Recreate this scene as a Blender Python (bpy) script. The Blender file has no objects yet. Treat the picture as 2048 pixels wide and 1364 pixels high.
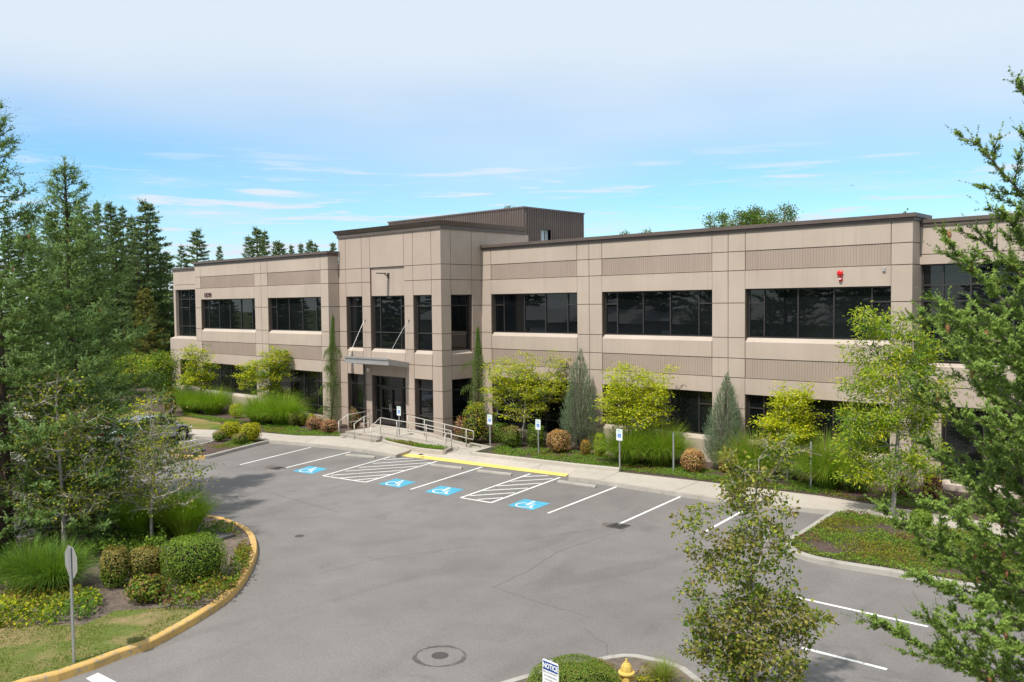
import bpy, bmesh, math, random
import numpy as np
from mathutils import Vector, Matrix
R=math.radians
sc=bpy.context.scene
# ------------------------------------------------------------------ camera
HC=7.03; F=1720.0
def _n(v): v=np.array(v,float); return v/np.linalg.norm(v)
_X=-_n([(-818-1024)/F,-(626-682)/F,-1]); _Y=_n([(2634-1024)/F,-(590-682)/F,-1])
_Y=_n(_Y-_X*np.dot(_X,_Y)); _Z=np.cross(_X,_Y)
MW=np.array([_X,_Y,_Z])                      # camera axes -> world
cd=bpy.data.cameras.new('camera'); cam=bpy.data.objects.new('camera',cd); sc.collection.objects.link(cam)
cd.sensor_width=36; cd.lens=36*F/2048; cd.clip_start=.1; cd.clip_end=3000
m=Matrix([list(MW[0])+[0],list(MW[1])+[0],list(MW[2])+[HC],[0,0,0,1]]); cam.matrix_world=m
sc.camera=cam
# ------------------------------------------------------------------ world
SUN_EL=57; SUN_AZ=4       # azimuth: degrees from -Y towards +X
sx=math.sin(R(SUN_AZ))*math.cos(R(SUN_EL)); sy=-math.cos(R(SUN_AZ))*math.cos(R(SUN_EL)); sz=math.sin(R(SUN_EL))
w=bpy.data.worlds.new("World"); sc.world=w; w.use_nodes=True
nt=w.node_tree; nt.nodes.clear(); N=nt.nodes.new; L=nt.links.new
def nd(t,**k):
    n=N(t)
    for a,b in k.items(): setattr(n,a,b)
    return n
def mth(op,a,b=None,c=None,clamp=False):
    n=N('ShaderNodeMath'); n.operation=op; n.use_clamp=clamp
    for i,v in enumerate((a,b,c)):
        if v is None: continue
        if isinstance(v,(int,float)): n.inputs[i].default_value=v
        else: L(v,n.inputs[i])
    return n.outputs[0]
def smooth(v,lo,hi):
    n=N('ShaderNodeMapRange'); n.interpolation_type='SMOOTHSTEP'; L(v,n.inputs[0]); n.inputs[1].default_value=lo; n.inputs[2].default_value=hi; return n.outputs[0]
sky=nd('ShaderNodeTexSky',sky_type='NISHITA',sun_disc=False,sun_elevation=R(SUN_EL),altitude=50,air_density=1.1,dust_density=.3,ozone_density=2.5)
sky.sun_rotation=math.atan2(sx,sy)
tc=N('ShaderNodeTexCoord'); sep=N('ShaderNodeSeparateXYZ'); L(tc.outputs['Generated'],sep.inputs[0])
z=sep.outputs[2]
def noise(scale,stretch,detail,rough=.55,off=0.0,dist=0.0):
    mp=N('ShaderNodeMapping'); L(tc.outputs['Generated'],mp.inputs[0]); mp.inputs['Scale'].default_value=(1,1,stretch); mp.inputs['Location'].default_value=(off,off*.7,off*1.3)
    n=N('ShaderNodeTexNoise'); L(mp.outputs[0],n.inputs[0]); n.inputs['Scale'].default_value=scale; n.inputs['Detail'].default_value=detail; n.inputs['Roughness'].default_value=rough
    n.inputs['Distortion'].default_value=dist
    return n.outputs[0]
n1=noise(1.6,3.2,3,.5,3.1); n2=noise(3.2,9,7,.62,8.4,.25); n3=noise(7.5,14,7,.6,1.7,.35)
zz=mth('ADD',z,mth('MULTIPLY',mth('SUBTRACT',n1,.5),.17))
veil=mth('MULTIPLY',smooth(zz,.10,.275),.95)
low=mth('MULTIPLY',smooth(n2,.46,.72),.6)                      # soft banks low down
wisp=mth('MULTIPLY',smooth(n3,.52,.66),smooth(mth('SUBTRACT',.24,z),.05,.13))
hor=mth('MULTIPLY',smooth(mth('SUBTRACT',.12,z),.0,.11),.55)
m1=mth('MAXIMUM',veil,mth('MAXIMUM',mth('MULTIPLY',low,.75),hor)); m2=mth('ADD',m1,mth('MULTIPLY',wisp,.9),clamp=True)
hsv=N('ShaderNodeHueSaturation'); L(sky.outputs[0],hsv.inputs['Color']); hsv.inputs['Hue'].default_value=.493; hsv.inputs['Saturation'].default_value=1.08; hsv.inputs['Value'].default_value=1.08
tint=N('ShaderNodeMixRGB'); tint.blend_type='MULTIPLY'; tint.inputs[0].default_value=1; L(hsv.outputs[0],tint.inputs[1]); tint.inputs[2].default_value=(.62,.84,1.0,1)
mx=N('ShaderNodeMixRGB'); L(m2,mx.inputs[0]); L(tint.outputs[0],mx.inputs[1]); mx.inputs[2].default_value=(4.55,5.1,5.65,1)
bg=N('ShaderNodeBackground'); L(mx.outputs[0],bg.inputs[0]); bg.inputs[1].default_value=.13
wo=N('ShaderNodeOutputWorld'); L(bg.outputs[0],wo.inputs[0])
ld=bpy.data.lights.new('sun','SUN'); ld.energy=3.9; ld.angle=R(1.2); ld.color=(1,.955,.88)
so=bpy.data.objects.new('sun',ld); sc.collection.objects.link(so); so.rotation_euler=Vector((sx,sy,sz)).to_track_quat('Z','Y').to_euler()
sc.view_settings.view_transform='Standard'; sc.view_settings.look='None'; sc.view_settings.gamma=1; sc.view_settings.exposure=.38
sc.cycles.max_bounces=6; sc.cycles.diffuse_bounces=3; sc.cycles.glossy_bounces=3; sc.cycles.transmission_bounces=4; sc.cycles.transparent_max_bounces=4
sc.cycles.sample_clamp_indirect=6
try: sc.cycles.use_denoising=True
except Exception: pass
# ------------------------------------------------------------------ survey helpers: photo pixel -> place in the world
def ray(px,py): return MW@np.array([(px-1024)/F,-(py-682)/F,-1.0])
def G(px,py,z=0.):
    r=ray(px,py); t=(z-HC)/r[2]; return (float(t*r[0]),float(t*r[1]))
def PY(px,py,y):
    r=ray(px,py); t=y/r[1]; return (float(t*r[0]),y,float(HC+t*r[2]))
def PX(px,py,x):
    r=ray(px,py); t=x/r[0]; return (x,float(t*r[1]),float(HC+t*r[2]))
# ------------------------------------------------------------------ materials
class MT:
    def __init__(s,name):
        s.m=bpy.data.materials.new(name); s.m.use_nodes=True; s.t=s.m.node_tree; s.t.nodes.clear()
        s.out=s.n('ShaderNodeOutputMaterial'); s.tc=s.n('ShaderNodeTexCoord')
    def n(s,t): return s.t.nodes.new(t)
    def l(s,a,b): s.t.links.new(a,b)
    def noise(s,scale,detail=4,rough=.5,sc=(1,1,1),dist=0,coord='Object'):
        mp=s.n('ShaderNodeMapping'); s.l(s.tc.outputs[coord],mp.inputs[0]); mp.inputs['Scale'].default_value=sc
        n=s.n('ShaderNodeTexNoise'); s.l(mp.outputs[0],n.inputs[0]); n.inputs['Scale'].default_value=scale; n.inputs['Detail'].default_value=detail
        n.inputs['Roughness'].default_value=rough; n.inputs['Distortion'].default_value=dist; return n.outputs[0]
    def ramp(s,fac,stops):
        r=s.n('ShaderNodeValToRGB'); s.l(fac,r.inputs[0]); e=r.color_ramp.elements
        while len(e)<len(stops): e.new(.5)
        for q,(p,c) in zip(e,stops): q.position=p; q.color=(*c,1) if len(c)==3 else c
        return r.outputs[0]
    def mix(s,f,a,b,mode='MIX'):
        x=s.n('ShaderNodeMixRGB'); x.blend_type=mode
        for i,v in enumerate((f,a,b)):
            if isinstance(v,(int,float)): x.inputs[i].default_value=v
            elif isinstance(v,tuple): x.inputs[i].default_value=(*v,1)
            else: s.l(v,x.inputs[i])
        return x.outputs[0]
    def bsdf(s,col,rough=.8,metal=0,spec=.3,bump=None,bs=.2,bd=.01,ior=None):
        b=s.n('ShaderNodeBsdfPrincipled')
        if isinstance(col,tuple): b.inputs['Base Color'].default_value=(*col,1)
        else: s.l(col,b.inputs['Base Color'])
        if isinstance(rough,(int,float)): b.inputs['Roughness'].default_value=rough
        else: s.l(rough,b.inputs['Roughness'])
        b.inputs['Metallic'].default_value=metal; b.inputs['Specular IOR Level'].default_value=spec
        if ior: b.inputs['IOR'].default_value=ior
        if bump is not None:
            bp=s.n('ShaderNodeBump'); s.l(bump,bp.inputs['Height']); bp.inputs['Strength'].default_value=bs; bp.inputs['Distance'].default_value=bd; s.l(bp.outputs[0],b.inputs['Normal'])
        s.l(b.outputs[0],s.out.inputs[0]); return b
def sc3(c,k): return tuple(min(1,v*k) for v in c)
def plain(name,c,rough=.6,metal=0,spec=.3,var=.12,scale=3):
    t=MT(name); f=t.noise(scale,5,.6); t.bsdf(t.ramp(f,[(.3,sc3(c,1-var)),(.7,sc3(c,1+var))]),rough,metal,spec); return t.m
def concrete_wall(name,c):
    t=MT(name); big=t.noise(.35,4,.55); streak=t.noise(1.0,5,.6,(5,5,.22)); fine=t.noise(60,3,.6); pan=t.noise(.9,1,.5,(1,1,.6))
    a=t.ramp(big,[(.3,sc3(c,.93)),(.7,sc3(c,1.05))]); b=t.ramp(streak,[(.30,(.84,.82,.80)),(.46,(1,1,1)),(.8,(1.02,1.02,1.02))])
    x=t.mix(.4,a,b,'MULTIPLY'); x=t.mix(.5,x,t.ramp(pan,[(.3,(.93,.92,.90)),(.7,(1.05,1.05,1.05))]),'MULTIPLY')
    f=t.ramp(fine,[(.3,(.9,.9,.9)),(.7,(1.08,1.08,1.08))]); x=t.mix(.5,x,f,'MULTIPLY')
    t.bsdf(x,.88,spec=.2,bump=fine,bs=.25,bd=.01); return t.m
M={}
M['wall']=concrete_wall('painted_concrete',(.448,.365,.302))
M['wall_rib']=concrete_wall('ribbed_concrete',(.365,.288,.238))
M['wall_tower']=concrete_wall('tower_concrete',(.42,.336,.278))
M['sill']=concrete_wall('sill_concrete',(.45,.38,.318))
M['joint']=plain('joint_sealant',(.13,.095,.075),.9)
M['coping']=plain('brown_metal_coping',(.118,.088,.074),.45,.0,.4,.12,1.5)
M['pent']=plain('brown_corrugated_metal',(.118,.088,.076),.5,0,.4,.12,.8)
M['roof']=plain('roof_membrane',(.35,.34,.32),.9)
M['frame']=plain('dark_bronze_frame',(.055,.048,.046),.35,.3,.5)
def glass():
    t=MT('dark_window_glass'); f=t.noise(.25,2,.5); c=t.ramp(f,[(.3,(.003,.004,.005)),(.7,(.009,.011,.012))])
    wv=t.noise(.7,2,.5)
    b=t.bsdf(c,.01,spec=.62,ior=1.5,bump=wv,bs=.05,bd=.02); return t.m
M['glass']=glass()
M['galv']=plain('galvanised_steel',(.42,.43,.43),.42,.6,.5,.15,8)
M['rail']=plain('painted_rail',(.50,.46,.41),.45,.1,.5,.08,5)
M['canopy']=plain('grey_painted_steel',(.33,.32,.31),.4,.25,.5,.08,2)
M['white']=plain('white_paint',(.80,.80,.79),.55)
M['sign_white']=plain('sign_white',(.82,.83,.82),.4,0,.4,.04)
M['blue']=plain('sign_blue',(.01,.16,.55),.45)
M['notice_blue']=plain('notice_blue',(.012,.06,.26),.4)
M['green_ink']=plain('green_ink',(.10,.38,.24),.5)
M['ink']=plain('black_ink',(.03,.03,.035),.5)
M['brown_letter']=plain('brown_letter',(.10,.06,.05),.5)
M['red']=plain('red_enamel',(.62,.012,.012),.3,0,.5,.05)
M['black']=plain('rubber_and_pit_black',(.012,.012,.013),.8)
M['alum']=plain('sign_back_aluminium',(.46,.45,.44),.45,.5,.5,.06,10)
def asphalt():
    t=MT('asphalt'); big=t.noise(.09,5,.6); mid=t.noise(.8,5,.65,dist=.4); fine=t.noise(16,5,.9); agg=t.noise(42,2,.9)
    a=t.ramp(big,[(.28,(.155,.143,.134)),(.5,(.185,.171,.161)),(.72,(.210,.195,.184))])
    a=t.mix(.8,a,t.ramp(mid,[(.3,(.88,.87,.87)),(.7,(1.07,1.07,1.07))]),'MULTIPLY')
    a=t.mix(.85,a,t.ramp(fine,[(.25,(.64,.64,.64)),(.5,(1,1,1)),(.78,(1.38,1.38,1.38))]),'MULTIPLY')
    a=t.mix(.8,a,t.ramp(agg,[(.45,(1,1,1)),(.72,(1.0,1.0,1.0)),(.80,(2.1,2.1,2.05))]),'MULTIPLY')
    # tyre-darkened sweeps and old seams
    sw=t.noise(.32,3,.5,(1.0,.32,1),1.6); a=t.mix(.7,a,t.ramp(sw,[(.36,(.86,.86,.865)),(.47,(1,1,1))]),'MULTIPLY')
    oil=t.noise(.55,6,.7,dist=.8); a=t.mix(.75,a,t.ramp(oil,[(.28,(.74,.73,.73)),(.40,(1,1,1))]),'MULTIPLY')
    t.bsdf(a,.92,spec=.2,bump=fine,bs=.5,bd=.006); return t.m
M['asphalt']=asphalt()
def conc(name,c,stain=.75):
    t=MT(name); big=t.noise(.5,5,.65); mid=t.noise(3.5,6,.7); fine=t.noise(70,3,.7)
    a=t.ramp(big,[(.3,sc3(c,.88)),(.7,sc3(c,1.06))]); a=t.mix(.9,a,t.ramp(mid,[(.28,(stain,stain*.98,stain*.95)),(.5,(1,1,1)),(.8,(1.05,1.05,1.05))]),'MULTIPLY')
    a=t.mix(.6,a,t.ramp(fine,[(.3,(.85,.85,.85)),(.7,(1.12,1.12,1.12))]),'MULTIPLY')
    t.bsdf(a,.9,spec=.2,bump=mid,bs=.15,bd=.01); return t.m
M['concrete']=conc('concrete_paving',(.43,.385,.33),.86)
M['kerb']=conc('kerb_concrete',(.37,.345,.305),.7)
M['step']=conc('step_concrete',(.34,.30,.26),.75)
def worn(name,c,under,lo=.30,hi=.42,sc=7):
    t=MT(name); f=t.noise(sc,8,.78); g=t.noise(1.1,4,.6); a=t.ramp(g,[(.3,sc3(c,.85)),(.7,sc3(c,1.08))])
    k=t.ramp(f,[(lo,(0,0,0)),(hi,(1,1,1))]); t.bsdf(t.mix(k,under,a),.8,spec=.2); return t.m
M['yellow_kerb']=worn('yellow_kerb_paint',(.57,.355,.115),(.33,.27,.19),.40,.48)
M['yellow_paint']=worn('yellow_ground_paint',(.74,.57,.16),(.40,.36,.25),.28,.38)
M['line']=worn('white_line_paint',(.72,.71,.68),(.24,.23,.22),.36,.46,11)
M['blue_paint']=worn('blue_ground_paint',(.07,.35,.50),(.17,.22,.25),.36,.48,9)
def soil(name,a,b,c,s=9):
    t=MT(name); f=t.noise(s,8,.75); g=t.noise(.7,4,.6); h=t.noise(60,3,.8)
    x=t.ramp(f,[(.3,a),(.5,b),(.72,c)]); x=t.mix(.8,x,t.ramp(g,[(.3,(.75,.75,.75)),(.7,(1.15,1.15,1.15))]),'MULTIPLY')
    x=t.mix(.7,x,t.ramp(h,[(.3,(.6,.6,.6)),(.7,(1.4,1.4,1.4))]),'MULTIPLY')
    t.bsdf(x,.95,spec=.1,bump=h,bs=.8,bd=.02); return t.m
M['mulch']=soil('bark_mulch',(.045,.030,.026),(.10,.070,.060),(.19,.145,.125),14)
M['dirt']=soil('dry_soil',(.10,.078,.062),(.17,.135,.11),(.25,.20,.165),5)
def lawn(name,gr,dry,lo=.42,hi=.60,s=.55):
    t=MT(name); f=t.noise(s,6,.65,dist=.5); h=t.noise(30,5,.85); p=t.noise(3,4,.6)
    x=t.ramp(f,[(lo,gr),(hi,dry)]); x=t.mix(.8,x,t.ramp(h,[(.25,(.45,.5,.4)),(.5,(1,1,1)),(.75,(1.5,1.45,1.3))]),'MULTIPLY')
    x=t.mix(.6,x,t.ramp(p,[(.3,(.8,.85,.75)),(.7,(1.15,1.1,1.1))]),'MULTIPLY')
    t.bsdf(x,.95,spec=.1,bump=h,bs=.9,bd=.03); return t.m
M['lawn']=lawn('lawn_turf',(.105,.150,.028),(.26,.19,.085))
M['lawn_dry']=lawn('dry_lawn_turf',(.135,.17,.042),(.28,.215,.11),.45,.62,.8)
M['field']=lawn('rough_ground',(.07,.11,.03),(.13,.13,.06),.4,.7,.05)
def leaf(name,cols,trans=.35,rough=.55,big=None):
    t=MT(name); g=t.n('ShaderNodeNewGeometry')
    k=len(cols); st=[(i/(k-1) if k>1 else 0,c) for i,c in enumerate(cols)]
    c=t.ramp(g.outputs['Random Per Island'],st)
    if big:                                    # patches of another leaf colour (autumn tint, dry tips)
        f=t.noise(big[0],3,.6); c=t.mix(t.ramp(f,[(big[2],(0,0,0)),(big[3],(1,1,1))]),c,t.ramp(g.outputs['Random Per Island'],[(0,sc3(big[1],.7)),(1,sc3(big[1],1.25))]))
    b=t.n('ShaderNodeBsdfPrincipled'); t.l(c,b.inputs['Base Color']); b.inputs['Roughness'].default_value=rough; b.inputs['Specular IOR Level'].default_value=.13
    tr=t.n('ShaderNodeBsdfTranslucent'); t.l(t.mix(1,c,(1.5,1.6,.7),'MULTIPLY'),tr.inputs[0])
    mx=t.n('ShaderNodeMixShader'); mx.inputs[0].default_value=trans; t.l(b.outputs[0],mx.inputs[1]); t.l(tr.outputs[0],mx.inputs[2]); t.l(mx.outputs[0],t.out.inputs[0]); return t.m
M['lf_lime']=leaf('lime_leaf',[(.20,.28,.02),(.34,.40,.025),(.48,.48,.03),(.58,.50,.035)],.4)
M['lf_lime2']=leaf('yellow_lime_leaf',[(.24,.33,.018),(.38,.45,.022),(.52,.53,.03),(.62,.54,.035)],.4)
M['lf_ash']=leaf('ash_leaf',[(.15,.25,.022),(.26,.37,.03),(.38,.46,.04),(.48,.48,.06)],.4)
M['lf_dry']=leaf('dry_olive_leaf',[(.09,.12,.025),(.17,.19,.035),(.25,.24,.045),(.24,.17,.06),(.38,.35,.07)],.3)
M['lf_dryg']=leaf('olive_green_leaf',[(.06,.12,.018),(.12,.20,.026),(.20,.27,.035),(.24,.22,.05),(.36,.41,.05)],.35)
M['lf_mid']=leaf('mid_green_leaf',[(.06,.12,.02),(.11,.20,.028),(.18,.28,.04)],.3)
M['lf_clip']=leaf('clipped_leaf',[(.08,.15,.018),(.14,.23,.026),(.24,.29,.04)],.25)
M['lf_clip_gold']=leaf('golden_clipped_leaf',[(.20,.24,.012),(.36,.36,.015),(.50,.44,.02)],.3)
M['lf_clip_tan']=leaf('tan_topped_leaf',[(.10,.13,.02),(.24,.20,.05),(.36,.26,.09)],.25)
M['lf_clip_olive']=leaf('olive_clipped_leaf',[(.07,.11,.015),(.13,.16,.02),(.22,.15,.05)],.25)
M['lf_pink']=leaf('coral_leaf',[(.50,.19,.13),(.62,.33,.22),(.56,.40,.14),(.30,.25,.06)],.3)
M['lf_red']=leaf('red_maple_leaf',[(.15,.055,.035),(.24,.10,.07),(.27,.15,.09)],.3)
M['lf_orange']=leaf('orange_leaf',[(.30,.22,.03),(.42,.26,.05),(.40,.16,.05)],.3)
M['lf_cover']=leaf('ground_cover_leaf',[(.08,.17,.02),(.14,.26,.028),(.24,.32,.04)],.3)
M['lf_cover2']=leaf('yellowing_cover_leaf',[(.06,.10,.015),(.14,.18,.02),(.27,.29,.025),(.25,.11,.05)],.3)
M['lf_grass']=leaf('maiden_grass_blade',[(.12,.23,.02),(.17,.30,.022),(.24,.36,.035),(.32,.38,.06)],.35,.5)
M['lf_grass_y']=leaf('dry_grass_blade',[(.16,.17,.03),(.28,.23,.08),(.34,.28,.13)],.3,.6)
M['lf_turf']=leaf('turf_blade',[(.11,.16,.025),(.18,.22,.04),(.30,.26,.10)],.3)
M['ndl_fir']=leaf('douglas_fir_needle',[(.080,.140,.034),(.13,.205,.042),(.19,.265,.05)],.12,.5)
M['ndl_tip']=leaf('new_fir_needle',[(.12,.21,.07),(.18,.28,.095),(.26,.35,.10)],.18,.5)
M['ndl_near']=leaf('near_fir_needle',[(.10,.175,.035),(.155,.245,.045),(.22,.32,.06),(.28,.34,.08)],.2,.45)
M['ndl_far']=leaf('far_conifer_needle',[(.045,.085,.032),(.07,.12,.040),(.11,.16,.045),(.15,.16,.05)],.08,.6)
M['ndl_pine']=leaf('golden_pine_needle',[(.07,.09,.015),(.14,.15,.02),(.17,.12,.03)],.1,.6)
M['ndl_cedar']=leaf('weeping_cedar_spray',[(.07,.13,.03),(.12,.20,.04),(.20,.27,.055)],.2)
M['ndl_jun']=leaf('blue_juniper_spray',[(.15,.21,.125),(.22,.29,.18),(.30,.37,.24)],.2)
M['bark']=plain('grey_bark',(.20,.165,.135),.9,0,.2,.3,20)
M['bark_pale']=plain('pale_bark',(.38,.34,.30),.9,0,.2,.25,16)
M['bark_dark']=plain('brown_bark',(.085,.060,.045),.95,0,.1,.3,14)
M['twig']=plain('twig_bark',(.15,.11,.085),.9,0,.1,.25,20)
M['cone']=plain('fir_cone',(.27,.13,.06),.8,0,.2,.4,60)
M['core']=plain('dark_core',(.035,.034,.018),.95,0,.1,.4,12)  # dark stand-in for the shaded inside of the shrubs
# ------------------------------------------------------------------ objects
def tag(o,label=None,cat=None,group=None,kind=None):
    if label: o['label']=label
    if cat: o['category']=cat
    if group: o['group']=group
    if kind: o['kind']=kind
    return o
def link(name,me,mats,parent=None,loc=None,rz=0):
    o=bpy.data.objects.new(name,me); sc.collection.objects.link(o)
    if me is not None:
        for q in (mats if isinstance(mats,(list,tuple)) else [mats]): me.materials.append(M[q] if isinstance(q,str) else q)
    if parent is not None: o.parent=parent
    if loc is not None: o.location=loc
    o.rotation_euler[2]=rz
    return o
def empty(name,loc,label,cat,group=None,rz=0):
    o=bpy.data.objects.new(name,None); sc.collection.objects.link(o); o.location=loc; o.rotation_euler[2]=rz; o.empty_display_size=.2
    return tag(o,label,cat,group)
def copy_tree(o,loc,label,rz=0,scale=None,parent=None,group=None):
    c=o.copy(); sc.collection.objects.link(c); c.parent=parent
    if loc is not None: c.location=loc; c.rotation_euler[2]=rz
    if scale: c.scale=scale if isinstance(scale,tuple) else (scale,)*3
    if label: c['label']=label
    if group: c['group']=group
    for ch in list(o.children): copy_tree(ch,None,None,parent=c)
    return c
class MB:
    """polygon collector"""
    def __init__(s): s.v=[]; s.f=[]; s.mi=[]
    def add(s,vs,fs,mi=0):
        b=len(s.v); s.v+= [tuple(map(float,q)) for q in vs]; s.f+=[tuple(i+b for i in f) for f in fs]; s.mi+=[mi]*len(fs)
    def box(s,x0,x1,y0,y1,z0,z1,mi=0):
        s.add([(x0,y0,z0),(x1,y0,z0),(x1,y1,z0),(x0,y1,z0),(x0,y0,z1),(x1,y0,z1),(x1,y1,z1),(x0,y1,z1)],
              [(0,3,2,1),(4,5,6,7),(0,1,5,4),(1,2,6,5),(2,3,7,6),(3,0,4,7)],mi)
    def tube(s,pts,r,n=8,mi=0,cap=True):
        P=[Vector(p) for p in pts]; rr=r if isinstance(r,(list,tuple)) else [r]*len(P); vs=[]; fs=[]
        up=None
        for i,p in enumerate(P):
            d=(P[min(i+1,len(P)-1)]-P[max(i-1,0)]).normalized()
            if up is None: up=Vector((0,0,1)) if abs(d.z)<.9 else Vector((1,0,0))
            a=d.cross(up).normalized(); b=a.cross(d).normalized(); up=b
            for k in range(n):
                t=2*math.pi*k/n; vs.append(p+(a*math.cos(t)+b*math.sin(t))*rr[i])
        for i in range(len(P)-1):
            for k in range(n): k2=(k+1)%n; fs.append((i*n+k,i*n+k2,(i+1)*n+k2,(i+1)*n+k))
        if cap: fs.append(tuple(range(n-1,-1,-1))); fs.append(tuple((len(P)-1)*n+k for k in range(n)))
        s.add(vs,fs,mi)
    def lathe(s,prof,n=20,c=(0,0,0),mi=0):
        vs=[]; fs=[]
        for r,z in prof:
            for k in range(n): t=2*math.pi*k/n; vs.append((c[0]+r*math.cos(t),c[1]+r*math.sin(t),c[2]+z))
        for i in range(len(prof)-1):
            for k in range(n): k2=(k+1)%n; fs.append((i*n+k,i*n+k2,(i+1)*n+k2,(i+1)*n+k))
        fs.append(tuple((len(prof)-1)*n+k for k in range(n))); fs.append(tuple(range(n-1,-1,-1)))
        s.add(vs,fs,mi)
    def prism(s,poly,z0,z1,mi=0):
        n=len(poly); a=sum(poly[i][0]*poly[(i+1)%n][1]-poly[(i+1)%n][0]*poly[i][1] for i in range(n))
        if a<0: poly=poly[::-1]
        zt=z1 if isinstance(z1,(list,tuple)) else [z1]*n
        if a<0 and isinstance(z1,(list,tuple)): zt=list(z1)[::-1]
        vs=[(x,y,z0) for x,y in poly]+[(x,y,zt[i]) for i,(x,y) in enumerate(poly)]
        s.add(vs,[tuple(range(n-1,-1,-1)),tuple(range(n,2*n))]+[(i,(i+1)%n,(i+1)%n+n,i+n) for i in range(n)],mi)
    def build(s,name,mats,parent=None,loc=None,rz=0,smooth=False,tri=False,bevel=0):
        me=bpy.data.meshes.new(name); me.from_pydata(s.v,[],s.f); me.polygons.foreach_set('material_index',s.mi)
        if tri or any(len(f)>4 for f in s.f):
            bm=bmesh.new(); bm.from_mesh(me); bmesh.ops.triangulate(bm,faces=[f for f in bm.faces if len(f.verts)>4]); bm.to_mesh(me); bm.free()
        if smooth: me.polygons.foreach_set('use_smooth',[True]*len(me.polygons))
        me.update(); o=link(name,me,mats,parent,loc,rz)
        if bevel:
            b=o.modifiers.new('bevel','BEVEL'); b.width=bevel; b.segments=2; b.limit_method='ANGLE'
        return o
def np_mesh(name,V,Fs,mats,parent=None,loc=None,mi=None,smooth=False,rz=0):
    """V (n,3); Fs list of (m,k) index arrays"""
    me=bpy.data.meshes.new(name); V=np.ascontiguousarray(V,dtype=np.float32)
    me.vertices.add(len(V)); me.vertices.foreach_set('co',V.ravel())
    loops=np.concatenate([f.ravel() for f in Fs]).astype(np.int32); me.loops.add(len(loops)); me.loops.foreach_set('vertex_index',loops)
    tot=np.concatenate([np.full(len(f),f.shape[1],np.int32) for f in Fs]); st=np.concatenate([[0],np.cumsum(tot)[:-1]]).astype(np.int32)
    me.polygons.add(len(tot)); me.polygons.foreach_set('loop_start',st); me.polygons.foreach_set('loop_total',tot)
    if mi is not None: me.polygons.foreach_set('material_index',np.concatenate(mi).astype(np.int32))
    if smooth: me.polygons.foreach_set('use_smooth',np.ones(len(tot),bool))
    me.update(calc_edges=True)
    return link(name,me,mats,parent,loc,rz)
def struct(o): o['kind']='structure'; return o
# ================================================================== GROUND
g=MB(); g.add([(-900,-500,-.04),(700,-500,-.04),(700,1100,-.04),(-900,1100,-.04)],[(0,1,2,3)]); struct(g.build('ground','field'))
kz=.15
kf=[G(*p,kz) for p in ((369,871.3),(430.7,874.6),(543.8,881),(606.3,886),(690,893.8),(729,898.6),(791.4,909.8))]
yfront=[G(791.4,910.5,.01),G(1130.7,953.2,.01)]; yb=[G(807.5,906.0,.012),G(1137.5,947.9,.012)]; yback=[(yb[0][0]+.1,yb[0][1]+.5),(yb[1][0],yb[1][1]+.5)]
kr=[G(*p,kz) for p in ((1137,953.5),(1200,961),(1430.6,996),(1674,1022.5))]
kl=(kf[0][0]-26,kf[0][1]-4.5)
east=[(kr[-1][0]+3,kr[-1][1]+.25),(8,28.2)]
a=MB(); a.add([(x,y,0) for x,y in ([(25,-60),(25,28.3)]+east[::-1]+kr[::-1]+yback[::-1]+kf[::-1]+[kl,(-95,14),(-95,-60)])],[tuple(range(2+2+4+2+7+3))]); 
# winding up
ao=a.build('parking_lot','asphalt',tri=True); struct(ao)
bm=bmesh.new(); bm.from_mesh(ao.data); bmesh.ops.recalc_face_normals(bm,faces=bm.faces)
if sum(f.normal.z for f in bm.faces)<0: bmesh.ops.reverse_faces(bm,faces=bm.faces)
bm.to_mesh(ao.data); bm.free()
sb=[G(*p,kz) for p in ((368.7,857.7),(428.5,859.5),(521.8,864.8),(594,870.9),(678.4,872.7))]
sb2=[G(*p,kz) for p in ((938,890),(981,898.6),(940,910.3),(1150,934.8),(1237.7,943.6),(1408.7,963.3),(1641,991.8),(1764,1011.5),(1821,1020),(1961,1042))]
sbl=(sb[0][0]-26,sb[0][1]-3.6)
walk=[kl]+kf+yback+kr+east+[(8,29.6)]+sb2[::-1]+[(-30.2,29.55),(-37.5,29.55),(-37.5,26.62)]+sb[::-1]+[sbl]
s=MB(); s.prism(walk,-.05,kz); struct(s.build('sidewalk','concrete'))
# expansion joints in the paving
j=MB()
def joint(p,q,z=kz+.004,w=.016):
    p=Vector((*p,0)); q=Vector((*q,0)); d=(q-p).normalized(); n=Vector((-d.y,d.x,0))*w/2
    j.add([(p+n+Vector((0,0,z))),(p-n+Vector((0,0,z))),(q-n+Vector((0,0,z))),(q+n+Vector((0,0,z)))],[(0,1,2,3)])
for a_,b_ in (((729,898.6),(767,888.5)),((1200,961),(1237.7,943.6)),((1345,984),(1398,963)),((1520,1006),(1568,984)),((606,886),(640,873)),((480,877),(520,865)),((860,915),(885,908)),((930,922),(955,914)),((1060,940),(1085,928))):
    joint(G(*a_,kz),G(*b_,kz))
struct(j.build('paving_joints','joint'))
ys=MB(); ys.add([(*yfront[0],.012),(*yfront[1],.012),(*yb[1],.016),(*yb[0],.016)],[(0,1,2,3)]); struct(ys.build('yellow_ramp_strip','yellow_paint'))
ys=MB(); ys.add([(*yb[0],.013),(*yb[1],.013),(*yback[1],kz),(*yback[0],kz),(*kf[-1],kz),(*kr[0],kz)],[(0,1,2,3),(0,3,4),(1,5,2)]); struct(ys.build('kerb_ramp','concrete'))
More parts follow.
